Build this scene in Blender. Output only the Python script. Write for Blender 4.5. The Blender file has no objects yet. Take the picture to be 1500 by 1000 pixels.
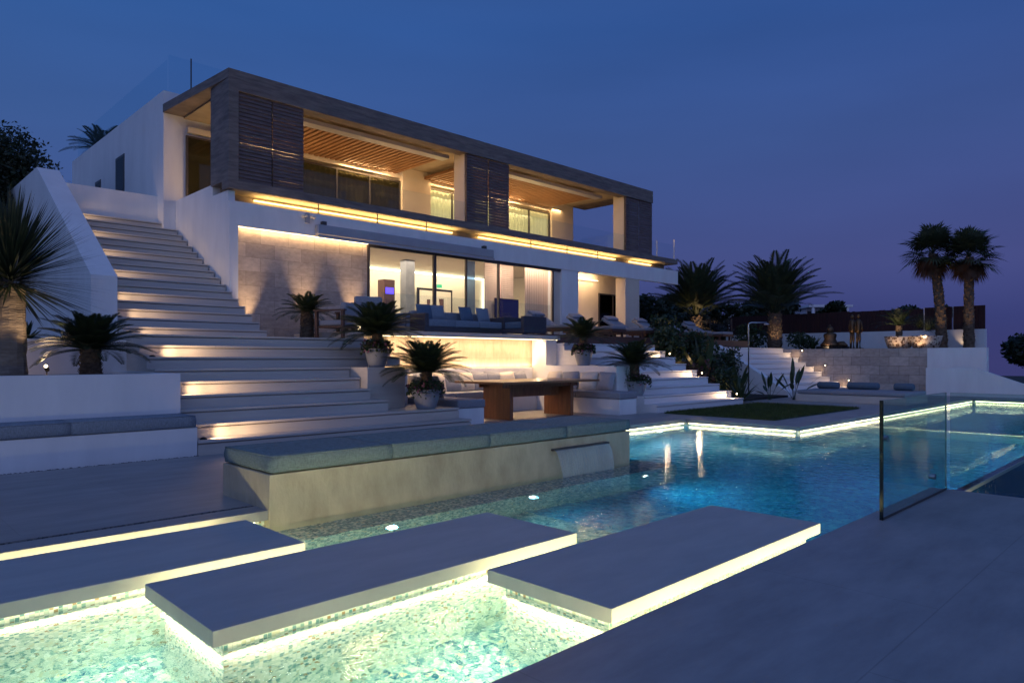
import bpy, bmesh, math, random
from mathutils import Vector, Matrix, noise
random.seed(7)
R = math.radians
scene = bpy.context.scene
COL = scene.collection

# ------------------------------------------------------------------ camera
cam = bpy.data.objects.new("camera", bpy.data.cameras.new("camera"))
COL.objects.link(cam)
cam.location = (0, 0, 1.2)
cam.rotation_euler = (R(90), 0, R(-44.58))
cam.data.sensor_width = 36.0
cam.data.lens = 36.0 * 1024.9 / 1500.0
cam.data.shift_y = 0.016
cam.data.clip_start = 0.05
cam.data.clip_end = 3000
scene.camera = cam

# ------------------------------------------------------------------ sky (dusk, sun already set)
w = bpy.data.worlds.new("World"); scene.world = w; w.use_nodes = True
nt = w.node_tree; nt.nodes.clear()
o_ = nt.nodes.new("ShaderNodeOutputWorld"); bg = nt.nodes.new("ShaderNodeBackground")
tc = nt.nodes.new("ShaderNodeTexCoord"); sep = nt.nodes.new("ShaderNodeSeparateXYZ")
nt.links.new(tc.outputs["Generated"], sep.inputs[0])
rampz = nt.nodes.new("ShaderNodeValToRGB"); rampz.color_ramp.interpolation = 'LINEAR'
el = rampz.color_ramp.elements
el[0].position = 0.0; el[0].color = (0.040, 0.055, 0.180, 1)
el[1].position = 1.0; el[1].color = (0.040, 0.108, 0.310, 1)
for ps, c in ((0.05, (0.038, 0.059, 0.195)), (0.12, (0.059, 0.091, 0.262)), (0.28, (0.045, 0.106, 0.302)), (0.42, (0.031, 0.104, 0.325))):
    e = el.new(ps); e.color = (*c, 1)
nt.links.new(sep.outputs["Z"], rampz.inputs[0])
mr = nt.nodes.new("ShaderNodeVectorMath"); mr.operation = 'DOT_PRODUCT'
mr.inputs[1].default_value = (0.7123, -0.7019, 0)
nt.links.new(tc.outputs["Generated"], mr.inputs[0])
mp = nt.nodes.new("ShaderNodeMapRange")
mp.inputs[1].default_value = -0.7; mp.inputs[2].default_value = 0.7
nt.links.new(mr.outputs["Value"], mp.inputs[0])
mixc = nt.nodes.new("ShaderNodeMix"); mixc.data_type = 'RGBA'; mixc.blend_type = 'MULTIPLY'
mixc.inputs[7].default_value = (1.04, 0.80, 0.88, 1)
nt.links.new(mp.outputs[0], mixc.inputs[0]); nt.links.new(rampz.outputs[0], mixc.inputs[6])
ns = nt.nodes.new("ShaderNodeTexNoise"); ns.inputs["Scale"].default_value = 2.2; ns.inputs["Detail"].default_value = 3
mpn = nt.nodes.new("ShaderNodeMapping"); mpn.inputs["Scale"].default_value = (1, 1, 5)
nt.links.new(tc.outputs["Generated"], mpn.inputs[0]); nt.links.new(mpn.outputs[0], ns.inputs[0])
mrn = nt.nodes.new("ShaderNodeMapRange"); mrn.inputs[3].default_value = 0.86; mrn.inputs[4].default_value = 1.14
nt.links.new(ns.outputs[0], mrn.inputs[0])
# last afterglow low in the sky on the left, behind the viewer
gd = nt.nodes.new("ShaderNodeVectorMath"); gd.operation = 'DOT_PRODUCT'; gd.inputs[1].default_value = (-0.72, -0.68, -0.12)
nt.links.new(tc.outputs["Generated"], gd.inputs[0])
gm = nt.nodes.new("ShaderNodeMapRange"); gm.inputs[1].default_value = 0.0; gm.inputs[2].default_value = 1.0; gm.interpolation_type = 'SMOOTHSTEP'
nt.links.new(gd.outputs["Value"], gm.inputs[0])
ga = nt.nodes.new("ShaderNodeMix"); ga.data_type = 'RGBA'; ga.blend_type = 'ADD'; ga.inputs[7].default_value = (0.25, 0.31, 0.54, 1)
nt.links.new(gm.outputs[0], ga.inputs[0]); nt.links.new(mixc.outputs[2], ga.inputs[6])
nt.links.new(ga.outputs[2], bg.inputs[0]); nt.links.new(mrn.outputs[0], bg.inputs[1])
nt.links.new(bg.outputs[0], o_.inputs[0])

scene.view_settings.view_transform = 'Standard'
scene.view_settings.look = 'None'
scene.view_settings.exposure = 0.0
scene.view_settings.gamma = 1.0
scene.render.engine = 'CYCLES'
cy = scene.cycles
cy.use_denoising = True
cy.max_bounces = 10; cy.diffuse_bounces = 4; cy.glossy_bounces = 4
cy.transmission_bounces = 6; cy.transparent_max_bounces = 16
cy.sample_clamp_indirect = 20.0
cy.caustics_reflective = False
cy.caustics_refractive = True

# ------------------------------------------------------------------ materials
def newmat(name):
    m = bpy.data.materials.new(name); m.use_nodes = True
    m.node_tree.nodes.clear()
    out = m.node_tree.nodes.new("ShaderNodeOutputMaterial")
    return m, m.node_tree, out

def pbr(name, c1, c2=None, scale=3.0, rough=0.6, bump=0.0, bscale=40.0, stretch=(1, 1, 1), metal=0.0, spec=0.5, detail=6, coat=0.0, transl=None):
    m, t, out = newmat(name)
    p = t.nodes.new("ShaderNodeBsdfPrincipled")
    p.inputs["Roughness"].default_value = rough; p.inputs["Metallic"].default_value = metal
    p.inputs["Specular IOR Level"].default_value = spec; p.inputs["Coat Weight"].default_value = coat
    tc = t.nodes.new("ShaderNodeTexCoord"); mp = t.nodes.new("ShaderNodeMapping")
    mp.inputs["Scale"].default_value = stretch
    t.links.new(tc.outputs["Object"], mp.inputs[0])
    if c2 is None: c2 = tuple(x * 0.8 for x in c1)
    n = t.nodes.new("ShaderNodeTexNoise"); n.inputs["Scale"].default_value = scale; n.inputs["Detail"].default_value = detail
    n.inputs["Roughness"].default_value = 0.6
    t.links.new(mp.outputs[0], n.inputs[0])
    r = t.nodes.new("ShaderNodeValToRGB")
    r.color_ramp.elements[0].position = 0.3; r.color_ramp.elements[1].position = 0.7
    r.color_ramp.elements[0].color = (*c2, 1); r.color_ramp.elements[1].color = (*c1, 1)
    t.links.new(n.outputs[0], r.inputs[0]); t.links.new(r.outputs[0], p.inputs["Base Color"])
    if bump:
        b = t.nodes.new("ShaderNodeBump"); b.inputs["Strength"].default_value = bump; b.inputs["Distance"].default_value = 0.02
        n2 = t.nodes.new("ShaderNodeTexNoise"); n2.inputs["Scale"].default_value = bscale; n2.inputs["Detail"].default_value = 5
        t.links.new(mp.outputs[0], n2.inputs[0]); t.links.new(n2.outputs[0], b.inputs["Height"])
        t.links.new(b.outputs[0], p.inputs["Normal"])
    t.links.new(p.outputs[0], out.inputs[0])
    m["p"] = p.name; m["ramp"] = r.name
    return m

def blocks(name, c1, c2, bw, bh, axes='XZ', mortar=(0.16, 0.13, 0.10), msize=0.006, rough=0.7, var=0.5, vein=(1, 1, 1), offset=0.5):
    """stone laid in blocks; axes picks the object coordinates the courses run in"""
    m, t, out = newmat(name)
    p = t.nodes.new("ShaderNodeBsdfPrincipled"); p.inputs["Roughness"].default_value = rough
    tc = t.nodes.new("ShaderNodeTexCoord"); s = t.nodes.new("ShaderNodeSeparateXYZ"); c = t.nodes.new("ShaderNodeCombineXYZ")
    t.links.new(tc.outputs["Object"], s.inputs[0])
    t.links.new(s.outputs[axes[0]], c.inputs[0]); t.links.new(s.outputs[axes[1]], c.inputs[1])
    b = t.nodes.new("ShaderNodeTexBrick"); b.inputs["Scale"].default_value = 1.0
    b.inputs["Brick Width"].default_value = bw; b.inputs["Row Height"].default_value = bh
    b.inputs["Mortar Size"].default_value = msize; b.inputs["Mortar Smooth"].default_value = 0.2
    b.offset = offset
    b.inputs["Color1"].default_value = (*c1, 1); b.inputs["Color2"].default_value = (*c2, 1); b.inputs["Mortar"].default_value = (*mortar, 1)
    t.links.new(c.outputs[0], b.inputs[0])
    mp = t.nodes.new("ShaderNodeMapping"); mp.inputs["Scale"].default_value = vein
    t.links.new(tc.outputs["Object"], mp.inputs[0])
    n = t.nodes.new("ShaderNodeTexNoise"); n.inputs["Scale"].default_value = 4.0; n.inputs["Detail"].default_value = 8; n.inputs["Roughness"].default_value = 0.65
    t.links.new(mp.outputs[0], n.inputs[0])
    r = t.nodes.new("ShaderNodeMapRange"); r.inputs[1].default_value = 0.3; r.inputs[2].default_value = 0.7
    r.inputs[3].default_value = 1 - var; r.inputs[4].default_value = 1.0
    t.links.new(n.outputs[0], r.inputs[0])
    mx = t.nodes.new("ShaderNodeMix"); mx.data_type = 'RGBA'; mx.blend_type = 'MULTIPLY'; mx.inputs[0].default_value = 1
    t.links.new(b.outputs["Color"], mx.inputs[6]); t.links.new(r.outputs[0], mx.inputs[7])
    t.links.new(mx.outputs[2], p.inputs["Base Color"])
    bp = t.nodes.new("ShaderNodeBump"); bp.inputs["Strength"].default_value = 0.35; bp.inputs["Distance"].default_value = 0.01
    mm = t.nodes.new("ShaderNodeMath"); mm.operation = 'SUBTRACT'
    t.links.new(n.outputs[0], mm.inputs[0]); t.links.new(b.outputs["Fac"], mm.inputs[1])
    t.links.new(mm.outputs[0], bp.inputs["Height"]); t.links.new(bp.outputs[0], p.inputs["Normal"])
    t.links.new(p.outputs[0], out.inputs[0])
    return m

def mosaic(name, size, cols, grout=(0.62, 0.66, 0.60), rough=0.25):
    m, t, out = newmat(name)
    p = t.nodes.new("ShaderNodeBsdfPrincipled"); p.inputs["Roughness"].default_value = rough
    tc = t.nodes.new("ShaderNodeTexCoord"); ge = t.nodes.new("ShaderNodeNewGeometry")
    def vm(op, a=None, b=None, bv=None):
        n = t.nodes.new("ShaderNodeVectorMath"); n.operation = op
        if a is not None: t.links.new(a, n.inputs[0])
        if b is not None: t.links.new(b, n.inputs[1])
        if bv is not None: n.inputs[1].default_value = bv
        return n.outputs[0]
    v = vm('ADD', tc.outputs["Object"], bv=(50.0037, 50.0041, 50.0029))
    v = vm('MULTIPLY', v, bv=(1 / size,) * 3)
    fl = vm('FLOOR', v)
    wn = t.nodes.new("ShaderNodeTexWhiteNoise"); wn.noise_dimensions = '3D'; t.links.new(fl, wn.inputs[0])
    r = t.nodes.new("ShaderNodeValToRGB"); r.color_ramp.interpolation = 'CONSTANT'
    els = r.color_ramp.elements
    while len(els) < len(cols): els.new(0.5)
    acc = 0
    tot = sum(c[1] for c in cols)
    for i, (c, wt) in enumerate(cols):
        els[i].position = acc / tot; els[i].color = (*c, 1); acc += wt
    t.links.new(wn.outputs["Value"], r.inputs[0])
    fr = vm('FRACTION', v); fr = vm('SUBTRACT', fr, bv=(0.5, 0.5, 0.5)); fr = vm('ABSOLUTE', fr)
    na = vm('ABSOLUTE', ge.outputs["True Normal"])
    one = t.nodes.new("ShaderNodeVectorMath"); one.operation = 'SUBTRACT'; one.inputs[0].default_value = (1, 1, 1); t.links.new(na, one.inputs[1])
    fr = vm('MULTIPLY', fr, one.outputs[0])
    s = t.nodes.new("ShaderNodeSeparateXYZ"); t.links.new(fr, s.inputs[0])
    m1 = t.nodes.new("ShaderNodeMath"); m1.operation = 'MAXIMUM'; t.links.new(s.outputs[0], m1.inputs[0]); t.links.new(s.outputs[1], m1.inputs[1])
    m2 = t.nodes.new("ShaderNodeMath"); m2.operation = 'MAXIMUM'; t.links.new(m1.outputs[0], m2.inputs[0]); t.links.new(s.outputs[2], m2.inputs[1])
    g = t.nodes.new("ShaderNodeMath"); g.operation = 'GREATER_THAN'; g.inputs[1].default_value = 0.435; t.links.new(m2.outputs[0], g.inputs[0])
    mx = t.nodes.new("ShaderNodeMix"); mx.data_type = 'RGBA'; mx.inputs[7].default_value = (*grout, 1)
    t.links.new(g.outputs[0], mx.inputs[0]); t.links.new(r.outputs[0], mx.inputs[6])
    t.links.new(mx.outputs[2], p.inputs["Base Color"]); t.links.new(p.outputs[0], out.inputs[0])
    return m

def emis(name, col, st):
    m, t, out = newmat(name)
    e = t.nodes.new("ShaderNodeEmission"); e.inputs[0].default_value = (*col, 1); e.inputs[1].default_value = st
    t.links.new(e.outputs[0], out.inputs[0]); return m

def glass(name, tint=(0.85, 0.93, 0.92), refl=1.0, rough=0.0):
    m, t, out = newmat(name)
    tr = t.nodes.new("ShaderNodeBsdfTransparent"); tr.inputs[0].default_value = (*tint, 1)
    gl = t.nodes.new("ShaderNodeBsdfGlossy"); gl.inputs["Roughness"].default_value = rough
    lw = t.nodes.new("ShaderNodeLayerWeight"); lw.inputs[0].default_value = 0.5
    pw = t.nodes.new("ShaderNodeMath"); pw.operation = 'POWER'; pw.inputs[1].default_value = 4.0
    t.links.new(lw.outputs["Facing"], pw.inputs[0])
    ma = t.nodes.new("ShaderNodeMath"); ma.operation = 'MULTIPLY_ADD'; ma.inputs[1].default_value = 0.6 * refl; ma.inputs[2].default_value = 0.06 * refl
    t.links.new(pw.outputs[0], ma.inputs[0])
    mx = t.nodes.new("ShaderNodeMixShader")
    t.links.new(ma.outputs[0], mx.inputs[0]); t.links.new(tr.outputs[0], mx.inputs[1]); t.links.new(gl.outputs[0], mx.inputs[2])
    t.links.new(mx.outputs[0], out.inputs[0]); return m

def leafmat(name, c1, c2):
    m, t, out = newmat(name)
    d = t.nodes.new("ShaderNodeBsdfPrincipled"); d.inputs["Roughness"].default_value = 0.45
    tr = t.nodes.new("ShaderNodeBsdfTranslucent")
    tc = t.nodes.new("ShaderNodeTexCoord"); n = t.nodes.new("ShaderNodeTexNoise"); n.inputs["Scale"].default_value = 5
    t.links.new(tc.outputs["Object"], n.inputs[0])
    r = t.nodes.new("ShaderNodeValToRGB"); r.color_ramp.elements[0].position = 0.35; r.color_ramp.elements[1].position = 0.65
    r.color_ramp.elements[0].color = (*c1, 1); r.color_ramp.elements[1].color = (*c2, 1)
    t.links.new(n.outputs[0], r.inputs[0]); t.links.new(r.outputs[0], d.inputs["Base Color"]); t.links.new(r.outputs[0], tr.inputs[0])
    mx = t.nodes.new("ShaderNodeMixShader"); mx.inputs[0].default_value = 0.25
    t.links.new(d.outputs[0], mx.inputs[1]); t.links.new(tr.outputs[0], mx.inputs[2]); t.links.new(mx.outputs[0], out.inputs[0])
    return m

def weave(name, c1, c2, s=120.0):
    m, t, out = newmat(name)
    p = t.nodes.new("ShaderNodeBsdfPrincipled"); p.inputs["Roughness"].default_value = 0.9; p.inputs["Specular IOR Level"].default_value = 0.2
    tc = t.nodes.new("ShaderNodeTexCoord")
    n = t.nodes.new("ShaderNodeTexNoise"); n.inputs["Scale"].default_value = 34; n.inputs["Detail"].default_value = 4
    mp = t.nodes.new("ShaderNodeMapping"); mp.inputs["Scale"].default_value = (6, 6, 0.8)
    t.links.new(tc.outputs["Object"], mp.inputs[0]); t.links.new(mp.outputs[0], n.inputs[0])
    n3 = t.nodes.new("ShaderNodeTexNoise"); n3.inputs["Scale"].default_value = 34; n3.inputs["Detail"].default_value = 4
    mp3 = t.nodes.new("ShaderNodeMapping"); mp3.inputs["Scale"].default_value = (0.8, 0.8, 8)
    t.links.new(tc.outputs["Object"], mp3.inputs[0]); t.links.new(mp3.outputs[0], n3.inputs[0])
    av = t.nodes.new("ShaderNodeMath"); av.operation = 'ADD'
    t.links.new(n.outputs[0], av.inputs[0]); t.links.new(n3.outputs[0], av.inputs[1])
    r = t.nodes.new("ShaderNodeValToRGB"); r.color_ramp.elements[0].position = 0.42; r.color_ramp.elements[1].position = 0.58
    hv = t.nodes.new("ShaderNodeMath"); hv.operation = 'MULTIPLY'; hv.inputs[1].default_value = 0.5
    t.links.new(av.outputs[0], hv.inputs[0])
    r.color_ramp.elements[0].color = (*c2, 1); r.color_ramp.elements[1].color = (*c1, 1)
    t.links.new(hv.outputs[0], r.inputs[0]); t.links.new(r.outputs[0], p.inputs["Base Color"])
    b = t.nodes.new("ShaderNodeBump"); b.inputs["Strength"].default_value = 0.5; b.inputs["Distance"].default_value = 0.004
    t.links.new(hv.outputs[0], b.inputs["Height"]); t.links.new(b.outputs[0], p.inputs["Normal"])
    t.links.new(p.outputs[0], out.inputs[0]); return m

def water_mat():
    m, t, out = newmat("pool_water")
    g = t.nodes.new("ShaderNodeBsdfGlass"); g.inputs["IOR"].default_value = 1.33; g.inputs["Roughness"].default_value = 0.0
    tc = t.nodes.new("ShaderNodeTexCoord")
    n = t.nodes.new("ShaderNodeTexNoise"); n.inputs["Scale"].default_value = 7.0; n.inputs["Detail"].default_value = 4; n.inputs["Distortion"].default_value = 0.8
    n2 = t.nodes.new("ShaderNodeTexNoise"); n2.inputs["Scale"].default_value = 17.0; n2.inputs["Detail"].default_value = 2
    t.links.new(tc.outputs["Object"], n.inputs[0]); t.links.new(tc.outputs["Object"], n2.inputs[0])
    a = t.nodes.new("ShaderNodeMath"); a.operation = 'MULTIPLY_ADD'; a.inputs[1].default_value = 0.22
    t.links.new(n2.outputs[0], a.inputs[0]); t.links.new(n.outputs[0], a.inputs[2])
    b = t.nodes.new("ShaderNodeBump"); b.inputs["Strength"].default_value = 0.4; b.inputs["Distance"].default_value = 0.0095
    t.links.new(a.outputs[0], b.inputs["Height"]); t.links.new(b.outputs[0], g.inputs["Normal"])
    t.links.new(g.outputs[0], out.inputs[0])
    v = t.nodes.new("ShaderNodeVolumeAbsorption"); v.inputs[0].default_value = (0.20, 0.82, 0.97, 1); v.inputs[1].default_value = 0.32
    t.links.new(v.outputs[0], out.inputs[1])
    return m

M = {}
M['paving'] = blocks("limestone_paving", (0.365, 0.345, 0.335), (0.335, 0.315, 0.305), 1.9, 0.95, 'XY', mortar=(0.29, 0.28, 0.27), msize=0.004, rough=0.45, var=0.34, vein=(0.35, 1.1, 1))
M['slab'] = pbr("honed_limestone", (0.47, 0.455, 0.43), (0.385, 0.375, 0.36), scale=2.2, rough=0.62, spec=0.3, bump=0.05, bscale=60, stretch=(0.7, 2.2, 1))
M['step'] = pbr("stair_limestone", (0.56, 0.52, 0.47), (0.48, 0.44, 0.395), scale=2.5, rough=0.55, bump=0.12, bscale=30, stretch=(0.5, 1, 5))
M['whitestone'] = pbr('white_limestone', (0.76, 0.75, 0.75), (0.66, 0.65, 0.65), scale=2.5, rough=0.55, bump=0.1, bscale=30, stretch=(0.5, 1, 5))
M['plaster'] = pbr("white_plaster", (0.80, 0.80, 0.80), (0.70, 0.70, 0.705), scale=1.6, rough=0.75, bump=0.12, bscale=70, stretch=(1.6, 1.6, 0.45), detail=9)
M['trav'] = blocks("travertine_blocks", (0.66, 0.55, 0.46), (0.45, 0.37, 0.31), 0.66, 0.31, 'XZ', mortar=(0.30, 0.25, 0.21), msize=0.004, rough=0.75, var=0.38, vein=(1.6, 1.6, 3.0))
M['travx'] = blocks("travertine_garden", (0.62, 0.53, 0.46), (0.44, 0.37, 0.32), 0.62, 0.31, 'YZ', mortar=(0.22, 0.18, 0.15), msize=0.006, rough=0.75, var=0.36, vein=(1.6, 1.6, 3.0))
M['poolstone'] = pbr("weathered_travertine", (0.52, 0.44, 0.31), (0.34, 0.275, 0.19), scale=3.2, rough=0.6, bump=0.3, bscale=22, stretch=(1.3, 1.3, 0.7))
M['nookwall'] = blocks("nook_travertine", (0.46, 0.38, 0.29), (0.36, 0.29, 0.22), 0.9, 0.6, 'XZ', mortar=(0.30, 0.24, 0.18), msize=0.004, rough=0.6, var=0.35, vein=(3, 3, 0.8))
M['concrete'] = pbr("board_marked_concrete", (0.25, 0.205, 0.18), (0.115, 0.095, 0.088), scale=2.4, rough=0.8, bump=0.35, bscale=18, stretch=(0.9, 0.9, 6))
M['soffit'] = pbr("soffit_concrete", (0.36, 0.30, 0.22), (0.27, 0.22, 0.16), scale=3, rough=0.8, bump=0.1)
M['shutter'] = pbr("weathered_cedar", (0.20, 0.145, 0.135), (0.10, 0.072, 0.068), scale=3.0, rough=0.8, bump=0.3, bscale=15, stretch=(1, 1, 9))
M['slatwood'] = pbr("iroko_slats", (0.30, 0.155, 0.07), (0.20, 0.10, 0.045), scale=4, rough=0.6, stretch=(8, 0.6, 1))
M['tablewood'] = pbr("teak_table", (0.30, 0.125, 0.050), (0.17, 0.065, 0.028), scale=4, rough=0.4, stretch=(5, 5, 0.6), bump=0.1, bscale=30)
M['tabletop'] = pbr("teak_top", (0.34, 0.16, 0.07), (0.22, 0.10, 0.045), scale=4, rough=0.35, stretch=(0.6, 7, 1))
M['darkwood'] = pbr("dark_deck_wood", (0.13, 0.06, 0.04), (0.07, 0.032, 0.022), scale=4, rough=0.6, stretch=(0.5, 6, 6))
M['fence'] = pbr("red_stained_fence", (0.055, 0.012, 0.009), (0.03, 0.007, 0.006), scale=3, rough=0.7, stretch=(4, 4, 0.5))
M['black'] = pbr("black_metal", (0.02, 0.02, 0.022), (0.012, 0.012, 0.013), rough=0.4, metal=0.6)
M['steel'] = pbr("brushed_steel", (0.55, 0.55, 0.56), (0.45, 0.45, 0.46), rough=0.3, metal=1.0)
M['frame'] = pbr("dark_aluminium", (0.10, 0.09, 0.085), (0.08, 0.072, 0.068), rough=0.45, metal=0.5)
M['cushion'] = weave("blue_grey_weave", (0.27, 0.31, 0.35), (0.18, 0.21, 0.245))
M['poolcushion'] = weave("teal_weave", (0.23, 0.275, 0.265), (0.15, 0.185, 0.18))
M['greycush'] = weave("grey_fabric", (0.30, 0.31, 0.34), (0.22, 0.23, 0.26))
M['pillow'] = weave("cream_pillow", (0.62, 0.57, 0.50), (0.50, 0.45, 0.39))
M['pillow2'] = weave("slate_pillow", (0.30, 0.31, 0.35), (0.22, 0.23, 0.27))
M['bluecush'] = weave("slate_blue_fabric", (0.12, 0.18, 0.24), (0.08, 0.12, 0.165))
M['pot'] = pbr("glazed_pot", (0.30, 0.32, 0.36), (0.20, 0.22, 0.25), scale=3, rough=0.5, bump=0.1)
M['basket'] = mosaic("patterned_pot", 0.055, [((0.60, 0.50, 0.40), 5), ((0.12, 0.07, 0.05), 4), ((0.46, 0.36, 0.28), 3)], grout=(0.50, 0.42, 0.34), rough=0.8)
M['gravel'] = pbr("pale_gravel", (0.40, 0.39, 0.38), (0.16, 0.15, 0.15), scale=60, rough=0.9, bump=1.0, bscale=70, detail=2)
M['pebble'] = pbr("dark_pebbles", (0.11, 0.11, 0.12), (0.04, 0.04, 0.045), scale=20, rough=0.6, bump=0.3, bscale=60)
M['grass'] = leafmat("lawn_grass", (0.035, 0.06, 0.012), (0.07, 0.11, 0.022))
M['soil'] = pbr("dark_soil", (0.035, 0.03, 0.025), (0.02, 0.018, 0.015), scale=8, rough=1.0, bump=0.6, bscale=20)
M['terrain'] = pbr("scrubland", (0.030, 0.034, 0.022), (0.016, 0.020, 0.013), scale=0.4, rough=1.0, bump=0.5, bscale=3)
M['cyc'] = leafmat("cycad_leaf", (0.024, 0.040, 0.018), (0.045, 0.066, 0.026))
M['palm'] = leafmat("palm_leaf", (0.035, 0.05, 0.024), (0.06, 0.078, 0.036))
M['deadpalm'] = leafmat("dry_palm_leaf", (0.12, 0.065, 0.035), (0.08, 0.045, 0.025))
M['yucca'] = leafmat("sword_leaf", (0.028, 0.042, 0.024), (0.05, 0.066, 0.038))
M['tree'] = leafmat("pine_foliage", (0.022, 0.034, 0.016), (0.040, 0.055, 0.024))
M['shrub'] = leafmat("shrub_leaf", (0.030, 0.055, 0.022), (0.055, 0.085, 0.035))
M['flower'] = leafmat("flowering_leaf", (0.07, 0.075, 0.03), (0.11, 0.035, 0.06))
M['flower2'] = leafmat("purple_petal", (0.20, 0.06, 0.16), (0.30, 0.14, 0.20))
M['bark'] = pbr("palm_bark", (0.17, 0.12, 0.08), (0.07, 0.048, 0.032), scale=9, rough=0.95, bump=1.0, bscale=14, stretch=(1, 1, 2.5))
M['greybark'] = pbr("dragon_bark", (0.24, 0.20, 0.16), (0.13, 0.105, 0.085), scale=6, rough=0.9, bump=0.8, bscale=12, stretch=(1, 1, 4))
M['bronze'] = pbr("bronze", (0.16, 0.10, 0.05), (0.07, 0.045, 0.03), rough=0.45, metal=0.7)
M['rock'] = pbr("rock", (0.20, 0.18, 0.17), (0.10, 0.09, 0.085), rough=0.9, bump=0.6, bscale=10)
M['curtain'] = pbr("pink_curtain", (0.62, 0.50, 0.42), (0.55, 0.43, 0.36), scale=2, rough=0.9, stretch=(8, 8, 0.2))
M['blind'] = pbr("glowing_linen_blind", (0.60, 0.52, 0.38), (0.52, 0.44, 0.31), scale=2, rough=0.9, stretch=(0.2, 0.2, 12))
bp_ = M['blind'].node_tree.nodes[M['blind']['p']]; bp_.inputs['Emission Color'].default_value = (1.0, 0.66, 0.26, 1); bp_.inputs['Emission Strength'].default_value = 0.62  # light from the room behind put in as the blind's own glow

M['darkcurtain'] = pbr("glowing_sheer_curtain", (0.30, 0.28, 0.22), (0.16, 0.15, 0.12), scale=3, rough=0.9, stretch=(10, 10, 0.1))
dc_ = M['darkcurtain'].node_tree.nodes[M['darkcurtain']['p']]; dc_.inputs['Emission Color'].default_value = (1.0, 0.72, 0.30, 1); dc_.inputs['Emission Strength'].default_value = 0.075  # faint emission paints the inside light onto the curtain cloth
M['inner'] = pbr("cream_wall", (0.66, 0.58, 0.48), (0.62, 0.54, 0.44), rough=0.8)
M['floorin'] = pbr("interior_floor", (0.42, 0.38, 0.33), (0.36, 0.32, 0.28), rough=0.3)
M['awning'] = pbr("awning_cassette", (0.42, 0.42, 0.44), (0.36, 0.36, 0.38), rough=0.4, metal=0.2)
M['farwall'] = pbr("distant_render", (0.75, 0.70, 0.74), (0.68, 0.63, 0.67), rough=0.8)
M['glass'] = glass("clear_glass")
M['gateglass'] = glass("green_glass", tint=(0.80, 0.90, 0.885), refl=0.75)
M['balglass'] = glass("balustrade_glass", tint=(0.93, 0.97, 0.98), refl=0.5)
M['roofglass'] = glass("roof_glass", tint=(0.90, 0.96, 0.98), refl=0.10)
M['darkglass'] = glass("tinted_glass", tint=(0.45, 0.44, 0.36), refl=0.6)
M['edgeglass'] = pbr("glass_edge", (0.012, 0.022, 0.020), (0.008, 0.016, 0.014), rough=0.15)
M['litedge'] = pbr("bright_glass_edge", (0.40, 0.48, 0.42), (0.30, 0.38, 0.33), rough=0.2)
TILE = [((0.82, 0.82, 0.72), 7), ((0.62, 0.69, 0.60), 5), ((0.30, 0.46, 0.42), 3), ((0.66, 0.64, 0.48), 2), ((0.12, 0.27, 0.28), 2), ((0.20, 0.36, 0.36), 2), ((0.38, 0.26, 0.14), 1), ((0.88, 0.88, 0.82), 3)]
M['mosaic'] = mosaic("glass_mosaic", 0.021, TILE)
FLOOR = [((0.54, 0.54, 0.46), 4), ((0.32, 0.40, 0.36), 4), ((0.13, 0.27, 0.29), 5), ((0.05, 0.17, 0.22), 4), ((0.50, 0.40, 0.28), 1), ((0.02, 0.10, 0.16), 4)]
M['mosaicfloor'] = mosaic("pool_floor_mosaic", 0.026, FLOOR, grout=(0.34, 0.42, 0.38))
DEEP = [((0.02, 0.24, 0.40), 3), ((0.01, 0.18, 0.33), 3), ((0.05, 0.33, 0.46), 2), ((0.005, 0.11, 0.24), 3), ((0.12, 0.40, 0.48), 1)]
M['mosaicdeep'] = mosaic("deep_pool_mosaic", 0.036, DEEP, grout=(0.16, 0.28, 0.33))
DARK = [((0.005, 0.05, 0.11), 5), ((0.01, 0.08, 0.16), 3), ((0.06, 0.12, 0.16), 1), ((0.22, 0.20, 0.15), 1)]
M['mosaicdark'] = mosaic("overflow_wall_mosaic", 0.035, DARK, grout=(0.015, 0.03, 0.05), rough=0.12)
M['water'] = water_mat()
M['led_pool'] = emis("pool_led", (1.0, 0.93, 0.55), 8.0)
M['led_warm'] = emis("warm_led", (1.0, 0.62, 0.20), 5.5)
M['led_cream'] = emis("cream_led", (1.0, 0.78, 0.45), 4.5)
M['led_white'] = emis("cove_led", (1.0, 0.84, 0.62), 5.0)
M['bulb'] = emis("lamp_bulb", (1.0, 0.78, 0.48), 8.0)
M['poolbulb'] = emis("pool_lamp", (0.85, 1.0, 0.92), 6.0)
M['purple'] = emis("purple_lamp", (0.15, 0.08, 1.0), 2.5)
M['greenexit'] = emis("green_sign", (0.15, 0.9, 0.4), 1.0)

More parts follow.
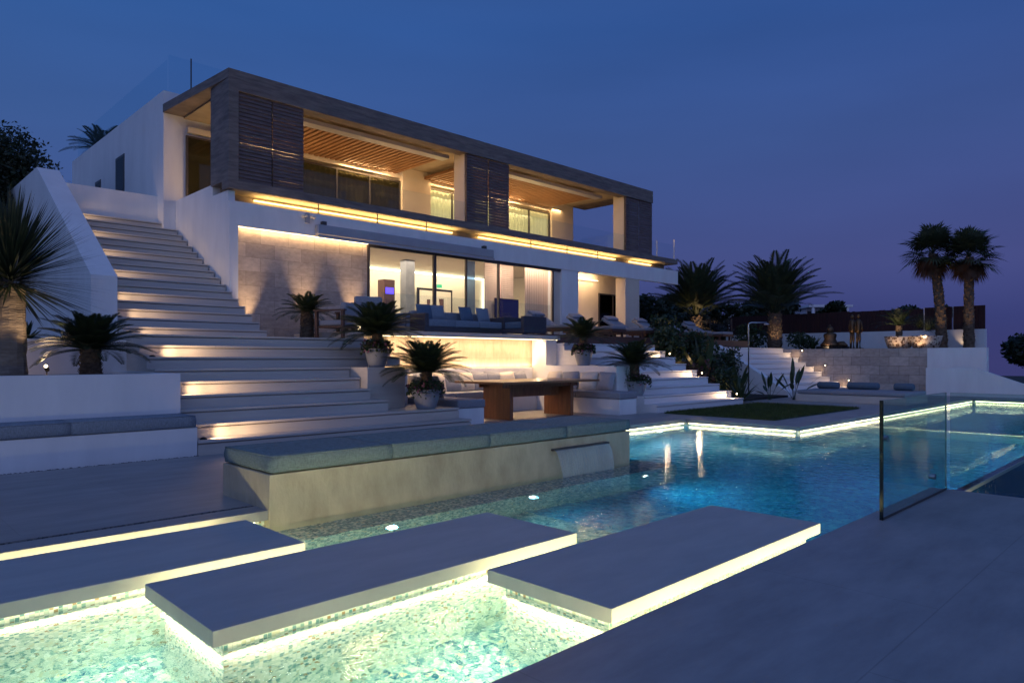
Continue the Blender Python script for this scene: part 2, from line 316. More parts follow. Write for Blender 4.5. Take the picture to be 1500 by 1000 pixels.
# ------------------------------------------------------------------ mesh helpers
class MB:
    def __init__(s): s.v = []; s.f = []
    def add(s, vs, fs):
        o = len(s.v); s.v += [tuple(v) for v in vs]; s.f += [tuple(i + o for i in f) for f in fs]; return s
    def box(s, x0, x1, y0, y1, z0, z1):
        return s.add([(x0, y0, z0), (x1, y0, z0), (x1, y1, z0), (x0, y1, z0), (x0, y0, z1), (x1, y0, z1), (x1, y1, z1), (x0, y1, z1)],
                     [(3, 2, 1, 0), (4, 5, 6, 7), (0, 1, 5, 4), (1, 2, 6, 5), (2, 3, 7, 6), (3, 0, 4, 7)])
    def prism(s, poly, z0, z1):   # poly counter-clockwise in XY
        n = len(poly)
        return s.add([(x, y, z0) for x, y in poly] + [(x, y, z1) for x, y in poly],
                     [tuple(range(n - 1, -1, -1)), tuple(range(n, 2 * n))] + [(i, (i + 1) % n, n + (i + 1) % n, n + i) for i in range(n)])
    def side(s, prof, x0, x1):    # prof in (y,z), extruded in X
        n = len(prof)
        return s.add([(x0, y, z) for y, z in prof] + [(x1, y, z) for y, z in prof],
                     [tuple(range(n)), tuple(range(2 * n - 1, n - 1, -1))] + [(i, n + i, n + (i + 1) % n, (i + 1) % n) for i in range(n)])
    def tube(s, pts, rad, seg=8, caps=True):
        pts = [Vector(p) for p in pts]
        if not isinstance(rad, (list, tuple)): rad = [rad] * len(pts)
        rings = []
        for i, p in enumerate(pts):
            d = (pts[min(i + 1, len(pts) - 1)] - pts[max(i - 1, 0)]).normalized()
            a = d.orthogonal().normalized() if abs(d.z) < 0.999 else Vector((1, 0, 0))
            if abs(d.z) < 0.999: a = Vector((0, 0, 1)).cross(d).normalized()
            b = d.cross(a)
            rings.append([p + (a * math.cos(2 * math.pi * k / seg) + b * math.sin(2 * math.pi * k / seg)) * rad[i] for k in range(seg)])
        vs = [v for r_ in rings for v in r_]; fs = []
        for i in range(len(pts) - 1):
            for k in range(seg):
                fs.append((i * seg + k, i * seg + (k + 1) % seg, (i + 1) * seg + (k + 1) % seg, (i + 1) * seg + k))
        if caps: fs += [tuple(range(seg - 1, -1, -1)), tuple((len(pts) - 1) * seg + k for k in range(seg))]
        return s.add(vs, fs)
    def lathe(s, c, prof, seg=24):
        vs = []; fs = []
        for (r_, z) in prof:
            for k in range(seg):
                a = 2 * math.pi * k / seg; vs.append((c[0] + r_ * math.cos(a), c[1] + r_ * math.sin(a), c[2] + z))
        for i in range(len(prof) - 1):
            for k in range(seg): fs.append((i * seg + k, i * seg + (k + 1) % seg, (i + 1) * seg + (k + 1) % seg, (i + 1) * seg + k))
        fs.append(tuple(range(seg - 1, -1, -1))); fs.append(tuple((len(prof) - 1) * seg + k for k in range(seg)))
        return s.add(vs, fs)
    def ball(s, c, r, seg=10, rings=7, sx=1, sy=1, sz=1):
        prof = [(r * math.sin(math.pi * i / rings) + 1e-4, -r * math.cos(math.pi * i / rings) * sz) for i in range(rings + 1)]
        n = len(s.v); s.lathe(c, prof, seg)
        if sx != 1 or sy != 1:
            for i in range(n, len(s.v)):
                x, y, z = s.v[i]; s.v[i] = (c[0] + (x - c[0]) * sx, c[1] + (y - c[1]) * sy, z)
        return s
    def build(s, name, mat, parent=None, smooth=False, bevel=0.0, seg=2, at=(0, 0, 0), rz=0):
        me = bpy.data.meshes.new(name)
        me.from_pydata([Vector(v) for v in s.v], [], s.f); me.update()
        if bevel or True:
            bm = bmesh.new(); bm.from_mesh(me)
            if bevel:
                bmesh.ops.bevel(bm, geom=list(bm.edges), offset=bevel, segments=seg, profile=0.5, affect='EDGES', clamp_overlap=True)
            bmesh.ops.recalc_face_normals(bm, faces=bm.faces) if len(bm.faces) < 60000 and s_closed(mat) else None
            bm.to_mesh(me); bm.free()
        if smooth:
            for p in me.polygons: p.use_smooth = True
        me.materials.append(M[mat] if isinstance(mat, str) else mat)
        o = bpy.data.objects.new(name, me); COL.objects.link(o)
        if parent: o.parent = parent
        o.location = at; o.rotation_euler = (0, 0, rz)
        return o

LEAF = {'cyc', 'palm', 'deadpalm', 'yucca', 'tree', 'shrub', 'flower', 'flower2', 'grass'}
def s_closed(mat): return mat not in LEAF

def tag(o, label, cat, group=None):
    o['label'] = label; o['category'] = cat
    if group: o['group'] = group
    return o
def struct(o): o['kind'] = 'structure'; return o
def thing(name, label, cat, loc=(0, 0, 0), rz=0, group=None):
    o = bpy.data.objects.new(name, None); COL.objects.link(o); o.location = loc; o.rotation_euler = (0, 0, rz)
    o.empty_display_size = 0.2
    return tag(o, label, cat, group)
def copy_tree(o, parent=None):
    c = o.copy(); COL.objects.link(c); c.parent = parent
    for ch in list(o.children): copy_tree(ch, c)
    return c
def box(name, mat, x0, x1, y0, y1, z0, z1, parent=None, bevel=0.0, seg=2, smooth=False):
    """box with its origin at its own base centre"""
    cx, cy, cz = (x0 + x1) / 2, (y0 + y1) / 2, z0
    if parent is not None: cx = cy = cz = 0
    return MB().box(x0 - cx, x1 - cx, y0 - cy, y1 - cy, z0 - cz, z1 - cz).build(name, mat, parent, bevel=bevel, seg=seg, smooth=smooth, at=(cx, cy, cz))

def area(name, loc, direction, sx, sy, power, col, spread=180):
    l = bpy.data.lights.new(name, 'AREA'); l.shape = 'RECTANGLE'; l.size = sx; l.size_y = sy; l.energy = power; l.color = col
    l.spread = R(spread)
    o = bpy.data.objects.new(name, l); COL.objects.link(o); o.location = loc
    d = Vector(direction).normalized()
    # local X follows the world's X when possible so that 'size' runs along X (or Y when asked)
    z = -d
    ref = Vector((1, 0, 0)) if abs(z.x) < 0.9 else Vector((0, 1, 0))
    x = (ref - z * ref.dot(z)).normalized(); y = z.cross(x)
    o.rotation_euler = Matrix((x, y, z)).transposed().to_euler()
    return o
def areay(name, loc, direction, sy, sx, power, col, spread=180):
    """area lamp whose long side (sy) runs along world Y"""
    l = bpy.data.lights.new(name, 'AREA'); l.shape = 'RECTANGLE'; l.size = sy; l.size_y = sx; l.energy = power; l.color = col
    l.spread = R(spread)
    o = bpy.data.objects.new(name, l); COL.objects.link(o); o.location = loc
    z = -Vector(direction).normalized(); ref = Vector((0, 1, 0))
    x = (ref - z * ref.dot(z)).normalized(); y = z.cross(x)
    o.rotation_euler = Matrix((x, y, z)).transposed().to_euler()
    return o
def spot(name, loc, direction, power, col, angle=70, blend=0.6, size=0.03):
    l = bpy.data.lights.new(name, 'SPOT'); l.energy = power; l.color = col; l.spot_size = R(angle); l.spot_blend = blend; l.shadow_soft_size = size
    o = bpy.data.objects.new(name, l); COL.objects.link(o); o.location = loc
    o.rotation_euler = Vector(direction).to_track_quat('-Z', 'Y').to_euler()
    return o
def point(name, loc, power, col, size=0.03):
    l = bpy.data.lights.new(name, 'POINT'); l.energy = power; l.color = col; l.shadow_soft_size = size
    o = bpy.data.objects.new(name, l); COL.objects.link(o); o.location = loc; return o
WARM = (1.0, 0.62, 0.28); WARM2 = (1.0, 0.66, 0.36); POOLC = (1.0, 0.84, 0.52); POOLB = (0.62, 0.95, 1.0)

# ------------------------------------------------------------------ levels
RIS = 1.215 / 7
D = 9 * RIS          # stair landing
T = 1.75             # house terrace
WZ = -0.122          # water level

# ================================================================== GROUND AND POOL
g = MB(); N = 60
def tz(x, y):
    d = math.hypot(x - 8, y - 8)
    z = -3.2 + 0.6 * noise.noise(Vector((x * 0.01, y * 0.01, 0))) - max(0, d - 80) * 0.02
    if y - x > 0: z += min(7, max(0, (y - x - 6) * 0.28)) * max(0, min(1, (14 - x) / 20))
    return z
S = 3000
def warp(t): return (abs(t) ** 3) * (1 if t > 0 else -1)
for j in range(N + 1):
    for i in range(N + 1):
        x = 8 + warp(i / N * 2 - 1) * S; y = 8 + warp(j / N * 2 - 1) * S; g.v.append((x, y, tz(x, y)))
for j in range(N):
    for i in range(N): g.f.append((j * (N + 1) + i, j * (N + 1) + i + 1, (j + 1) * (N + 1) + i + 1, (j + 1) * (N + 1) + i))
struct(g.build('ground', 'terrain', smooth=True))

# paving round the pool (7.5 cm stone lip proud of the pool walls)
LIP = 0.075
p = MB()
p.box(-9, 2.5, 5.27, 5.50, -LIP, 0)                        # strip in front of the pebble line
p.box(-9, 2.5, 5.56, 8.80, -LIP, 0)
p.box(2.5, 7.6, 6.16, 8.80, -LIP, 0)
p.box(7.6, 12.1, 7.4, 8.80, -LIP, 0)
p.box(7.86, 11.84, 8.8, 11.9, -LIP, 0)
p.box(12.1, 24.2, 5.15, 8.80, -LIP, 0)
p.box(16.9, 24.2, 8.8, 13.0, -LIP, 0)
p.box(24.2, 26.3, -9, 13.0, -LIP, 0)
struct(p.build('terrace_paving', 'paving'))
struct(MB().box(-9, 7.33, -9, 1.90, -LIP, 0).build('pool_deck', 'paving'))
# retaining mass and tiled pool walls below the lips
pw = MB()
I = 0.07
pw.box(-9, 7.33, -9, 1.90 - I, -3.2, -LIP)
pw.box(-9, 2.5, 5.27 + I, 8.8, -3.2, -LIP)
pw.box(2.5, 7.6 - I, 6.0, 8.8, -3.2, -LIP)
SB = -0.21
pw.box(7.6 - I, 12.1 + I, 7.4 + I, 8.8, SB, -LIP)
pw.box(12.1 + I, 24.2 + I, 5.15 + I, 8.8, SB, -LIP)
pw.box(24.2 + I, 26.3, -9, 8.8, SB, -LIP)
pw.box(-9, 26.3, 8.8, 14, -3.2, -LIP - 0.02)
struct(pw.build('pool_wall', 'mosaic'))
pw = MB()
pw.box(7.6 - I, 12.1 + I, 7.4 + I, 8.79, -3.2, SB - 0.002)
pw.box(12.1 + I + 0.002, 24.2 + I, 5.15 + I, 8.79, -3.2, SB - 0.002)
pw.box(24.2 + I + 0.002, 26.3, -9, 8.79, -3.2, SB - 0.002)
struct(pw.build('deep_pool_wall', 'mosaicdeep'))  # darker tile below the top band puts the lip glow's falloff into colour
fl = MB()
fl.add([(-9, 1.6, -1.0), (5.0, 1.6, -1.0), (5.0, 5.6, -1.0), (-9, 5.6, -1.0)], [(0, 1, 2, 3)])
struct(fl.build('pool_floor', 'mosaicfloor'))
fl = MB()
fl.add([(5.0, 1.6, -1.0), (8.2, 1.6, -1.5), (8.2, 8, -1.5), (5.0, 8, -1.0)], [(0, 1, 2, 3)])
fl.add([(8.2, 1.6, -1.5), (25, 1.6, -1.6), (25, 8, -1.6), (8.2, 8, -1.5)], [(0, 1, 2, 3)])
struct(fl.build('deep_pool_floor', 'mosaicdeep'))
# ledge under the stone bench
struct(MB().box(2.5, 7.7, 4.86, 6.0, -1.4, -0.32).build('pool_ledge', 'mosaicfloor'))
# infinity edge and overflow channel
iw = MB().box(7.33, 24.3, 1.80, 1.88, -3.2, WZ - 0.003)
tag(iw.build('infinity_edge_wall', 'mosaicdark'), 'dark wet mosaic wall of the infinity edge beyond the near deck', 'pool wall')
tag(MB().box(7.34, 24.2, 1.785, 1.799, WZ - 0.03, WZ + 0.006).build('edge_glint', 'litedge'), 'thin pale strip drawing the lit water line along the infinity edge', 'glint')  # pale strip added to draw the glint of lit water
struct(MB().box(7.34, 26, -9, 1.71, -3.3, -2.0).build('overflow_basin', 'mosaicdark'))
sw = MB().box(14.6, 14.85, 1.91, 5.2, -1.7, WZ - 0.05)
struct(sw.build('submerged_wall', 'mosaic'))
# the water: one closed body whose sides and bottom sit inside walls and floor
wt = MB().prism([(-9, 1.805), (24.25, 1.805), (24.25, 5.20), (12.15, 5.20), (12.15, 7.45), (7.55, 7.45), (7.55, 5.32), (-9, 5.32)], -2.4, WZ)
struct(wt.build('pool_water', 'water'))

# stepping slabs
def stepping(x0, x1, y0, y1, label):
    t = thing('stepping_slab', label, 'stepping slab', ((x0 + x1) / 2, (y0 + y1) / 2, 0), group='stepping slabs over the pool')
    a, b = (x1 - x0) / 2, (y1 - y0) / 2
    MB().box(-a, a, -b, b, -LIP, 0).build('slab', 'slab', t, bevel=0.004)
    q = 0.075
    MB().box(-a + q, a - q, -b + q, b - q, -1.05, -LIP).build('pedestal', 'mosaic', t)
    z1 = -LIP - 0.002; z0 = z1 - 0.012; c = q - 0.016
    s = MB()
    s.box(-a + c, a - c, -b + c, -b + c + 0.015, z0, z1); s.box(-a + c, a - c, b - c - 0.015, b - c, z0, z1)
    s.box(-a + c, -a + c + 0.015, -b + c + 0.016, b - c - 0.016, z0, z1); s.box(a - c - 0.015, a - c, -b + c + 0.016, b - c - 0.016, z0, z1)
    s.build('light_strip', 'led_pool', t)
    return t
SL = [(-0.9, 2.24, 4.19, 5.09), (1.22, 3.69, 3.11, 4.02), (2.69, 5.17, 2.05, 2.93)]
stepping(*SL[0], 'farthest pale stepping slab over the lit water, cut by the left edge')
stepping(*SL[1], 'middle stepping slab over the lit water, its corner standing free at bottom left')
stepping(*SL[2], 'nearest stepping slab over the lit water, beside the right deck')
# underwater lamps below the slabs
PW = 0.52
for (x0, x1, y0, y1) in SL:
    L = x1 - x0 - 0.2
    area('pool_light', ((x0 + x1) / 2, y0 + 0.045, -0.16), (0, -0.3, -1), L, 0.03, 34 * PW * L / 2.3, POOLC, 125)
    area('pool_light', ((x0 + x1) / 2, y1 - 0.045, -0.16), (0, 0.3, -1), L, 0.03, 22 * PW * L / 2.3, POOLC)
    areay('pool_light', (x0 + 0.045, (y0 + y1) / 2, -0.20), (-0.3, 0, -1), y1 - y0 - 0.2, 0.03, 24 * PW, POOLC, 125)
    areay('pool_light', (x1 - 0.045, (y0 + y1) / 2, -0.20), (0.3, 0, -1), y1 - y0 - 0.2, 0.03, 11 * PW, POOLC)
area('pool_light', (2.0, 1.90 - I + 0.03, -0.16), (0, 0.3, -1), 8.0, 0.03, 26, POOLC)
area('pool_light', (-1.5, 5.27 + I - 0.03, -0.16), (0, -0.3, -1), 7.6, 0.03, 30, POOLC)

# light strips under the lips
def strip(name, parent, mat, x0, x1, y0, y1, z0, z1): return MB().box(x0, x1, y0, y1, z0, z1).build(name, mat, parent)
lp = thing('pool_strip_light', 'glowing strip light tucked under the stone lip around the pool', 'strip light')
z1 = -LIP - 0.002; z0 = z1 - 0.014
strip('strip_segment', lp, 'led_pool', -8, 2.4, 5.29, 5.305, z0, z1)
strip('strip_segment', lp, 'led_pool', 7.62, 12.05, 7.42, 7.435, z0, z1)
strip('strip_segment', lp, 'led_pool', 12.12, 12.135, 5.25, 7.35, z0, z1)
strip('strip_segment', lp, 'led_pool', 12.2, 24.15, 5.17, 5.185, z0, z1)
strip('strip_segment', lp, 'led_pool', 24.22, 24.235, 1.95, 5.1, z0, z1)
strip('strip_segment', lp, 'led_pool', -2, 7.2, 1.865, 1.88, z0, z1)
# lamps below the water along the far walls
area('pool_light', (16.0, 1.93, -0.9), (0, 1, -0.25), 15.0, 0.04, 110, (0.25, 0.80, 1.0))  # unseen broad blue fill added so the main pool glows
LIPC = (1.0, 0.90, 0.45)  # colour of the fills added under the lips to brighten facing slab sides
area('lip_fill', (0.65, 5.082, -0.086), (0, 1, 0.15), 3.0, 0.012, 12, LIPC)
area('lip_fill', (2.45, 4.012, -0.086), (0, 1, 0.15), 2.3, 0.012, 8, LIPC)
area('lip_fill', (3.93, 2.922, -0.086), (0, 1, 0.15), 2.3, 0.012, 8, LIPC)
area('lip_fill', (1.5, 1.892, -0.088), (0, 1, 0.12), 9.0, 0.012, 30, LIPC)
area('basin_light', (8.1, 1.68, -0.75), (0.05, 0.35, 1), 1.3, 0.03, 22, WARM2)
area('pool_light', (9.8, 7.44, -0.17), (0, -0.35, -1), 4.2, 0.03, 42, POOLC)
areay('pool_light', (12.14, 6.3, -0.17), (-0.35, 0, -1), 2.1, 0.03, 26, POOLC)
area('pool_light', (18.2, 5.19, -0.17), (0, -0.35, -1), 11.6, 0.03, 65, POOLC)
areay('pool_light', (24.24, 3.5, -0.17), (-0.35, 0, -1), 3.2, 0.03, 30, POOLC)
areay('pool_light', (14.57, 3.5, -0.22), (-0.35, 0, -1), 3.2, 0.03, 20, POOLC)
for (x, y, z, dx, dy, pw_) in [(3.35, 4.85, -0.42, 0.2, -1, 30), (5.05, 4.85, -0.42, 0.2, -1, 36), (9.6, 7.46, -0.55, 0, -1, 30), (7.0, 4.85, -0.6, 0.4, -1, 45), (11.2, 7.46, -0.6, -0.2, -1, 30)]:
    f = thing('pool_lamp', {3.35: 'round underwater lamp below the left half of the cushioned pool wall', 5.05: 'round underwater lamp below the middle of the cushioned pool wall', 7.0: 'round underwater lamp below the waterfall spout', 9.6: 'round underwater lamp in the far pool wall right of the waterfall', 11.2: 'round underwater lamp in the far pool wall near the lawn corner'}[x], 'pool lamp', (x, y, z), group='round lamps under water')
    MB().tube([(0, 0.02, 0), (0, -0.012, 0)], 0.055, 16).build('rim', 'steel', f)
    MB().tube([(0, -0.012, 0), (0, -0.016, 0)], 0.042, 16).build('lens', 'poolbulb', f)
    spot('pool_light', (x, y - 0.03, z), (dx, dy, -0.25), pw_ * (2.6 if x > 6 else 0.7), (0.35, 0.85, 1.0), 160, 0.9, 0.05)

def cushion(parent, mat, x0, x1, y0, y1, z0, z1):
    m = MB(); nx = max(6, int((x1 - x0) / 0.09)); ny = max(5, int((y1 - y0) / 0.09)); ns_ = 5
    # puffed pad: top swells a little, sides bulge, with soft dents
    def P_(u, v, w_):
        x = x0 + (x1 - x0) * u; y = y0 + (y1 - y0) * v
        ex = min(u, 1 - u) * (x1 - x0); ey = min(v, 1 - v) * (y1 - y0); e_ = min(1, min(ex, ey) / 0.10)
        z = z0 + (z1 - z0) * w_
        if w_ > 0.99: z += 0.010 * math.sin(e_ * math.pi / 2) - 0.012 + 0.005 * noise.noise(Vector((x * 3.1, y * 3.1, x0)))
        return (x, y, z)
    top = [[P_(i / nx, j / ny, 1.0) for j in range(ny + 1)] for i in range(nx + 1)]
    idx = {}
    for i in range(nx + 1):
        for j in range(ny + 1): idx[(i, j)] = len(m.v); m.v.append(top[i][j])
    for i in range(nx):
        for j in range(ny): m.f.append((idx[(i, j)], idx[(i + 1, j)], idx[(i + 1, j + 1)], idx[(i, j + 1)]))
    ring = [(i, 0) for i in range(nx)] + [(nx, j) for j in range(ny)] + [(i, ny) for i in range(nx, 0, -1)] + [(0, j) for j in range(ny, 0, -1)]
    prev = [idx[r_] for r_ in ring]; cx, cy_ = (x0 + x1) / 2, (y0 + y1) / 2
    for k in range(1, ns_ + 1):
        w_ = 1 - k / ns_; cur = []
        bul = 0.009 * math.sin(math.pi * k / ns_)
        for (i, j) in ring:
            x, y, _ = P_(i / nx, j / ny, 0.5); a = (1 if x > cx else -1) if i in (0, nx) else 0; b_ = (1 if y > cy_ else -1) if j in (0, ny) else 0
            wr = 0.003 * noise.noise(Vector((x * 9, y * 9, k)))
            cur.append(len(m.v)); m.v.append((x + a * (bul + wr), y + b_ * (bul + wr), z0 + (z1 - z0) * w_ - (0.012 * w_)))
        n_ = len(ring)
        for q in range(n_): m.f.append((prev[q], cur[q], cur[(q + 1) % n_], prev[(q + 1) % n_]))
        prev = cur
    m.f.append(tuple(prev[::-1]))
    o = m.build('cushion', mat, parent, smooth=True)
    p_ = MB()
    for zz in (z1 - 0.013, z0 + 0.010):
        pts = [(x0, y0, zz), (x1, y0, zz), (x1, y1, zz), (x0, y1, zz), (x0, y0, zz)]
        for a, b_ in zip(pts, pts[1:]): p_.tube([a, b_], 0.0055, 6)
    p_.build('piping', mat, o, smooth=True)
    return o
# ================================================================== STONE BENCH IN THE POOL
b = thing('pool_bench', 'long travertine pool wall with cushions on top and a waterfall spout', 'bench', (4.88, 5.7, 0))
MB().box(-2.38, 2.38, -0.45, 0.45, -1.4, 0.28).build('base', 'poolstone', b, bevel=0.006)
xs = [-2.37, -1.22, -0.02, 1.17, 2.37]
for i in range(4):
    cushion(b, 'poolcushion', xs[i] + 0.008, xs[i + 1] - 0.008, -0.455, 0.44, 0.292, 0.432)
MB().box(0.90, 1.90, -0.50, -0.452, 0.165, 0.185).build('spout', 'frame', b)
# sheet of falling water
WF, t_, out_ = newmat('falling_water')
a_ = t_.nodes.new('ShaderNodeBsdfTransparent'); a_.inputs[0].default_value = (0.9, 0.95, 1, 1)
b_ = t_.nodes.new('ShaderNodeBsdfPrincipled'); b_.inputs['Base Color'].default_value = (0.75, 0.8, 0.85, 1); b_.inputs['Roughness'].default_value = 0.15
n_ = t_.nodes.new('ShaderNodeTexNoise'); n_.inputs['Scale'].default_value = 9; mp_ = t_.nodes.new('ShaderNodeMapping'); mp_.inputs['Scale'].default_value = (6, 1, 0.4)
c_ = t_.nodes.new('ShaderNodeTexCoord'); t_.links.new(c_.outputs['Object'], mp_.inputs[0]); t_.links.new(mp_.outputs[0], n_.inputs[0])
r_ = t_.nodes.new('ShaderNodeMapRange'); r_.inputs[3].default_value = 0.08; r_.inputs[4].default_value = 0.42; t_.links.new(n_.outputs[0], r_.inputs[0])
x_ = t_.nodes.new('ShaderNodeMixShader'); t_.links.new(r_.outputs[0], x_.inputs[0]); t_.links.new(a_.outputs[0], x_.inputs[1]); t_.links.new(b_.outputs[0], x_.inputs[2]); t_.links.new(x_.outputs[0], out_.inputs[0])
ws = MB(); nn = 24
for i in range(nn + 1):
    for k in range(9):
        u = i / nn; v = k / 8
        x = 5.80 + u * 0.96 - 0.03 * v * (u - 0.5); z = 0.172 - (0.172 - WZ) * v
        y = 5.20 - 0.10 * math.sqrt(v) + 0.004 * math.sin(u * 40 + v * 5)
        ws.v.append((x, y, z))
for i in range(nn):
    for k in range(8): ws.f.append((i * 9 + k, (i + 1) * 9 + k, (i + 1) * 9 + k + 1, i * 9 + k + 1))
o = ws.build('waterfall', WF, smooth=True)
o['kind'] = 'stuff'; o['label'] = 'thin sheet of water falling from the spout into the pool'

# pebble lines
def pebbles(name, x0, x1, y0, y1, z, n, s=0.016, mat='pebble'):
    m = MB()
    m.box(x0, x1, y0, y1, z - 0.05, z - 0.012)
    for i in range(n):
        x = random.uniform(x0, x1); y = random.uniform(y0, y1); r_ = random.uniform(0.5, 1.0) * s
        m.ball((x, y, z - 0.008), r_, 5, 3, sz=0.7)
    o = m.build(name, mat); o['kind'] = 'stuff'; return o
pebbles('pebbles', -3, 2.5, 5.50, 5.56, 0.0, 900, 0.014)
pebbles('pebbles', -1.5, 3.3, 8.80, 8.86, 0.0, 500, 0.016)

# ================================================================== LEFT BENCH AND PLANTERS
b = thing('garden_bench', 'low white bench with blue-grey cushions in front of the left planter', 'bench', (0.3, 9.1, 0))
MB().box(-5, 2.99, -0.24, 0.29, -0.1, 0.345).build('base', 'plaster', b, bevel=0.006)
xs = [-5, -2.5, -0.45, 1.64, 2.97]
for i in range(4):
    cushion(b, 'cushion', xs[i] + 0.008, xs[i + 1] - 0.008, -0.25, 0.26, 0.352, 0.502)
pl = MB().box(-6, 3.28, 9.40, 9.58, -0.1, 1.0); pl.box(3.10, 3.28, 9.58, 11.7, -0.1, 1.0)
tag(pl.build('planter_wall', 'plaster', bevel=0.005), 'white rendered planter wall behind the left bench', 'wall')
struct(MB().box(-6, 3.10, 9.58, 11.72, 0.2, 0.965).build('gravel_bed', 'gravel'))
pl = MB().box(-6, 3.42, 11.72, 11.90, 0.9, 1.47)
pl.box(3.10, 3.28, 11.7, 11.72, 0.9, 1.0)
tag(pl.build('planter_wall', 'plaster', bevel=0.005), 'second low white wall behind the sago palm and dragon tree trunk', 'wall')
struct(MB().box(-6, 3.24, 11.9, 18, 0.9, 1.42).build('upper_bed', 'soil'))
for i in range(12):
    x = random.uniform(0.8, 3.1); y = random.uniform(12.0, 13.6); r_ = random.uniform(0.05, 0.16)
    m = MB().ball((0, 0, 0), r_, 8, 6, sx=random.uniform(0.8, 1.4), sz=0.7)
    m.v = [tuple(Vector(v) * (1 + 0.25 * noise.noise(Vector(v) * 9 + Vector((i, 0, 0))))) for v in m.v]
    o = m.build('boulder', 'rock', at=(x, y, 1.45))
    tag(o, 'grey boulder in the bed behind the second planter wall', 'rock', 'boulders in the upper left bed')
# garden spike lamp
f = thing('spike_lamp', 'small lit spike lamp in the gravel between the dragon tree and the sago palm', 'garden lamp', (2.15, 11.1, 0.965))
MB().tube([(0, 0, -0.05), (0, 0, 0.08)], 0.008).tube([(0.01, 0.02, 0.07), (-0.02, -0.05, 0.12)], 0.028, 10).build('body', 'black', f)
MB().ball((-0.022, -0.055, 0.124), 0.022).build('bulb', 'bulb', f)
spot('garden_light', (2.12, 11.0, 1.1), (-0.35, -0.9, 0.25), 6, WARM2, 110)
area('garden_light', (1.0, 11.2, 1.02), (0.1, 0.9, 0.35), 2.6, 0.04, 1.6, WARM)

# ================================================================== STAIRS
def steps(parent, n, r, y0, t, yend, z0, xl, xr, mat='step'):
    for k in range(1, n + 1):
        y = y0 + (k - 1) * t
        x0 = xl(k) if callable(xl) else xl; x1 = xr(k) if callable(xr) else xr
        m = MB().box(x0, x1, y + 0.014, yend, z0 + (k - 1) * r - (0.3 if k == 1 else 0), z0 + k * r - 0.048)
        m.box(x0 + 0.002, x1 - 0.002, y + 0.055, yend, z0 + k * r - 0.0478, z0 + k * r - 0.0302)
        # treads are separate slabs with open joints
        nj = max(1, round((x1 - x0) / 1.25)); off = 0.5 if (k % 2 and nj > 1) else 0.0
        cuts = [x0] + [x0 + (x1 - x0) * (q + off) / nj for q in range(0 if off else 1, nj)] + [x1]
        for a, c in zip(cuts, cuts[1:]):
            e = random.uniform(-0.0012, 0.0012)
            m.box(a + 0.0015, c - 0.0015, y + e, yend, z0 + k * r - 0.030, z0 + k * r + e * 0.4)
        m.build('step', mat, parent)
TR = 0.32; Y1 = 8.86
st = thing('staircase', 'wide pale stone stairs from the pool terrace to the landing', 'staircase')
def xr(k): return {1: 7.78, 2: 7.78, 3: 6.55, 4: 6.42, 5: 6.42, 6: 6.42}.get(k, 7.7)
steps(st, 9, RIS, Y1, TR, 13.2, 0, lambda k: 3.30 if k < 9 else 3.30, xr)
# plinths for the pots
MB().box(6.44, 7.2, 9.95, 10.72, 0.3, 6 * RIS).build('plinth', 'step', st)
t2 = thing('staircase', 'tall flight of stone stairs climbing beside the house on the left', 'staircase')
steps(t2, 17, RIS, 13.12, 0.325, 18.7, D, 3.62, 6.20)
MB().box(3.62, 6.2, 18.7, 30, 3.0, D + 17 * RIS - 0.01).build('landing', 'step', t2)
# stringer wall
sg = MB().side([(13.3, 0.9), (13.3, 2.60), (17.45, 5.20), (30, 5.20), (30, 0.9)], 3.20, 3.605)
tag(sg.build('stair_wall', 'plaster', bevel=0.004), 'tall white sloping parapet wall on the left of the long stairs', 'wall')
sw2 = MB().box(3.62, 6.0, 18.62, 18.8, 4.4, 5.22)
tag(sw2.build('stair_wall', 'plaster'), 'white wall closing the top of the long stairs', 'wall')
# step lamps
def step_lamp(x, y, z, parent, power=3.0, s=1):
    MB().tube([(x, y, z), (x, y, z + 0.012)], 0.045, 14).lathe((x, y, z + 0.012), [(0.04, 0), (0.03, 0.012), (0.012, 0.018)], 12).build('step_lamp', 'black', parent)
    spot('step_light', (x + 0.03 * s, y, z + 0.07), (s * 1.0, 0.10, 0.01), power, WARM2, 95, 1.0, 0.03)
    spot('step_light', (x + 0.03 * s, y - 0.02, z + 0.075), (s * 1.0, 0.17, 0.005), power * 1.6, WARM2, 34, 1.0, 0.03)
for k in (2, 5, 8):
    y = Y1 + (k - 1) * TR; step_lamp(3.42, y - 0.17, (k - 1) * RIS, st, 42.0)
for n in (1, 3, 5, 8, 11, 14, 17):
    y = 13.12 + (n - 1) * 0.325; step_lamp(3.72, y - 0.17, D + (n - 1) * RIS, t2, 17.0)

# right stairs
st3 = thing('staircase', 'white stone stairs between the seating nook and the shrubs', 'staircase')
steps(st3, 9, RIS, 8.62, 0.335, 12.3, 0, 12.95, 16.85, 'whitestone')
for k in (2, 5, 8):
    y = 8.62 + (k - 1) * 0.335; step_lamp(16.75, y - 0.12, (k - 1) * RIS, st3, 20, -1)
    point('step_glint', (16.78, y - 0.17, (k - 1) * RIS + 0.10), 0.5, WARM2)
    MB().ball((16.80, y - 0.17, (k - 1) * RIS + 0.10), 0.020).build('lamp_glow', 'bulb', st3)
# garden stairs
st4 = thing('staircase', 'distant garden stairs against the travertine wall, three wall lamps beside them', 'staircase')
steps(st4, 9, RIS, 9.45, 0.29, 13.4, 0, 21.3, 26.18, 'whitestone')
gw = MB().side([(9.3, 0), (9.3, 0.15), (11.7, 1.62), (13.4, 1.62), (13.4, 0)], 21.0, 21.3)
tag(gw.build('stair_wall', 'plaster'), 'white sloping side wall left of the garden stairs', 'wall')

# ================================================================== HOUSE
H = thing('villa', 'modern white villa with a concrete framed upper floor and lit terraces', 'house')
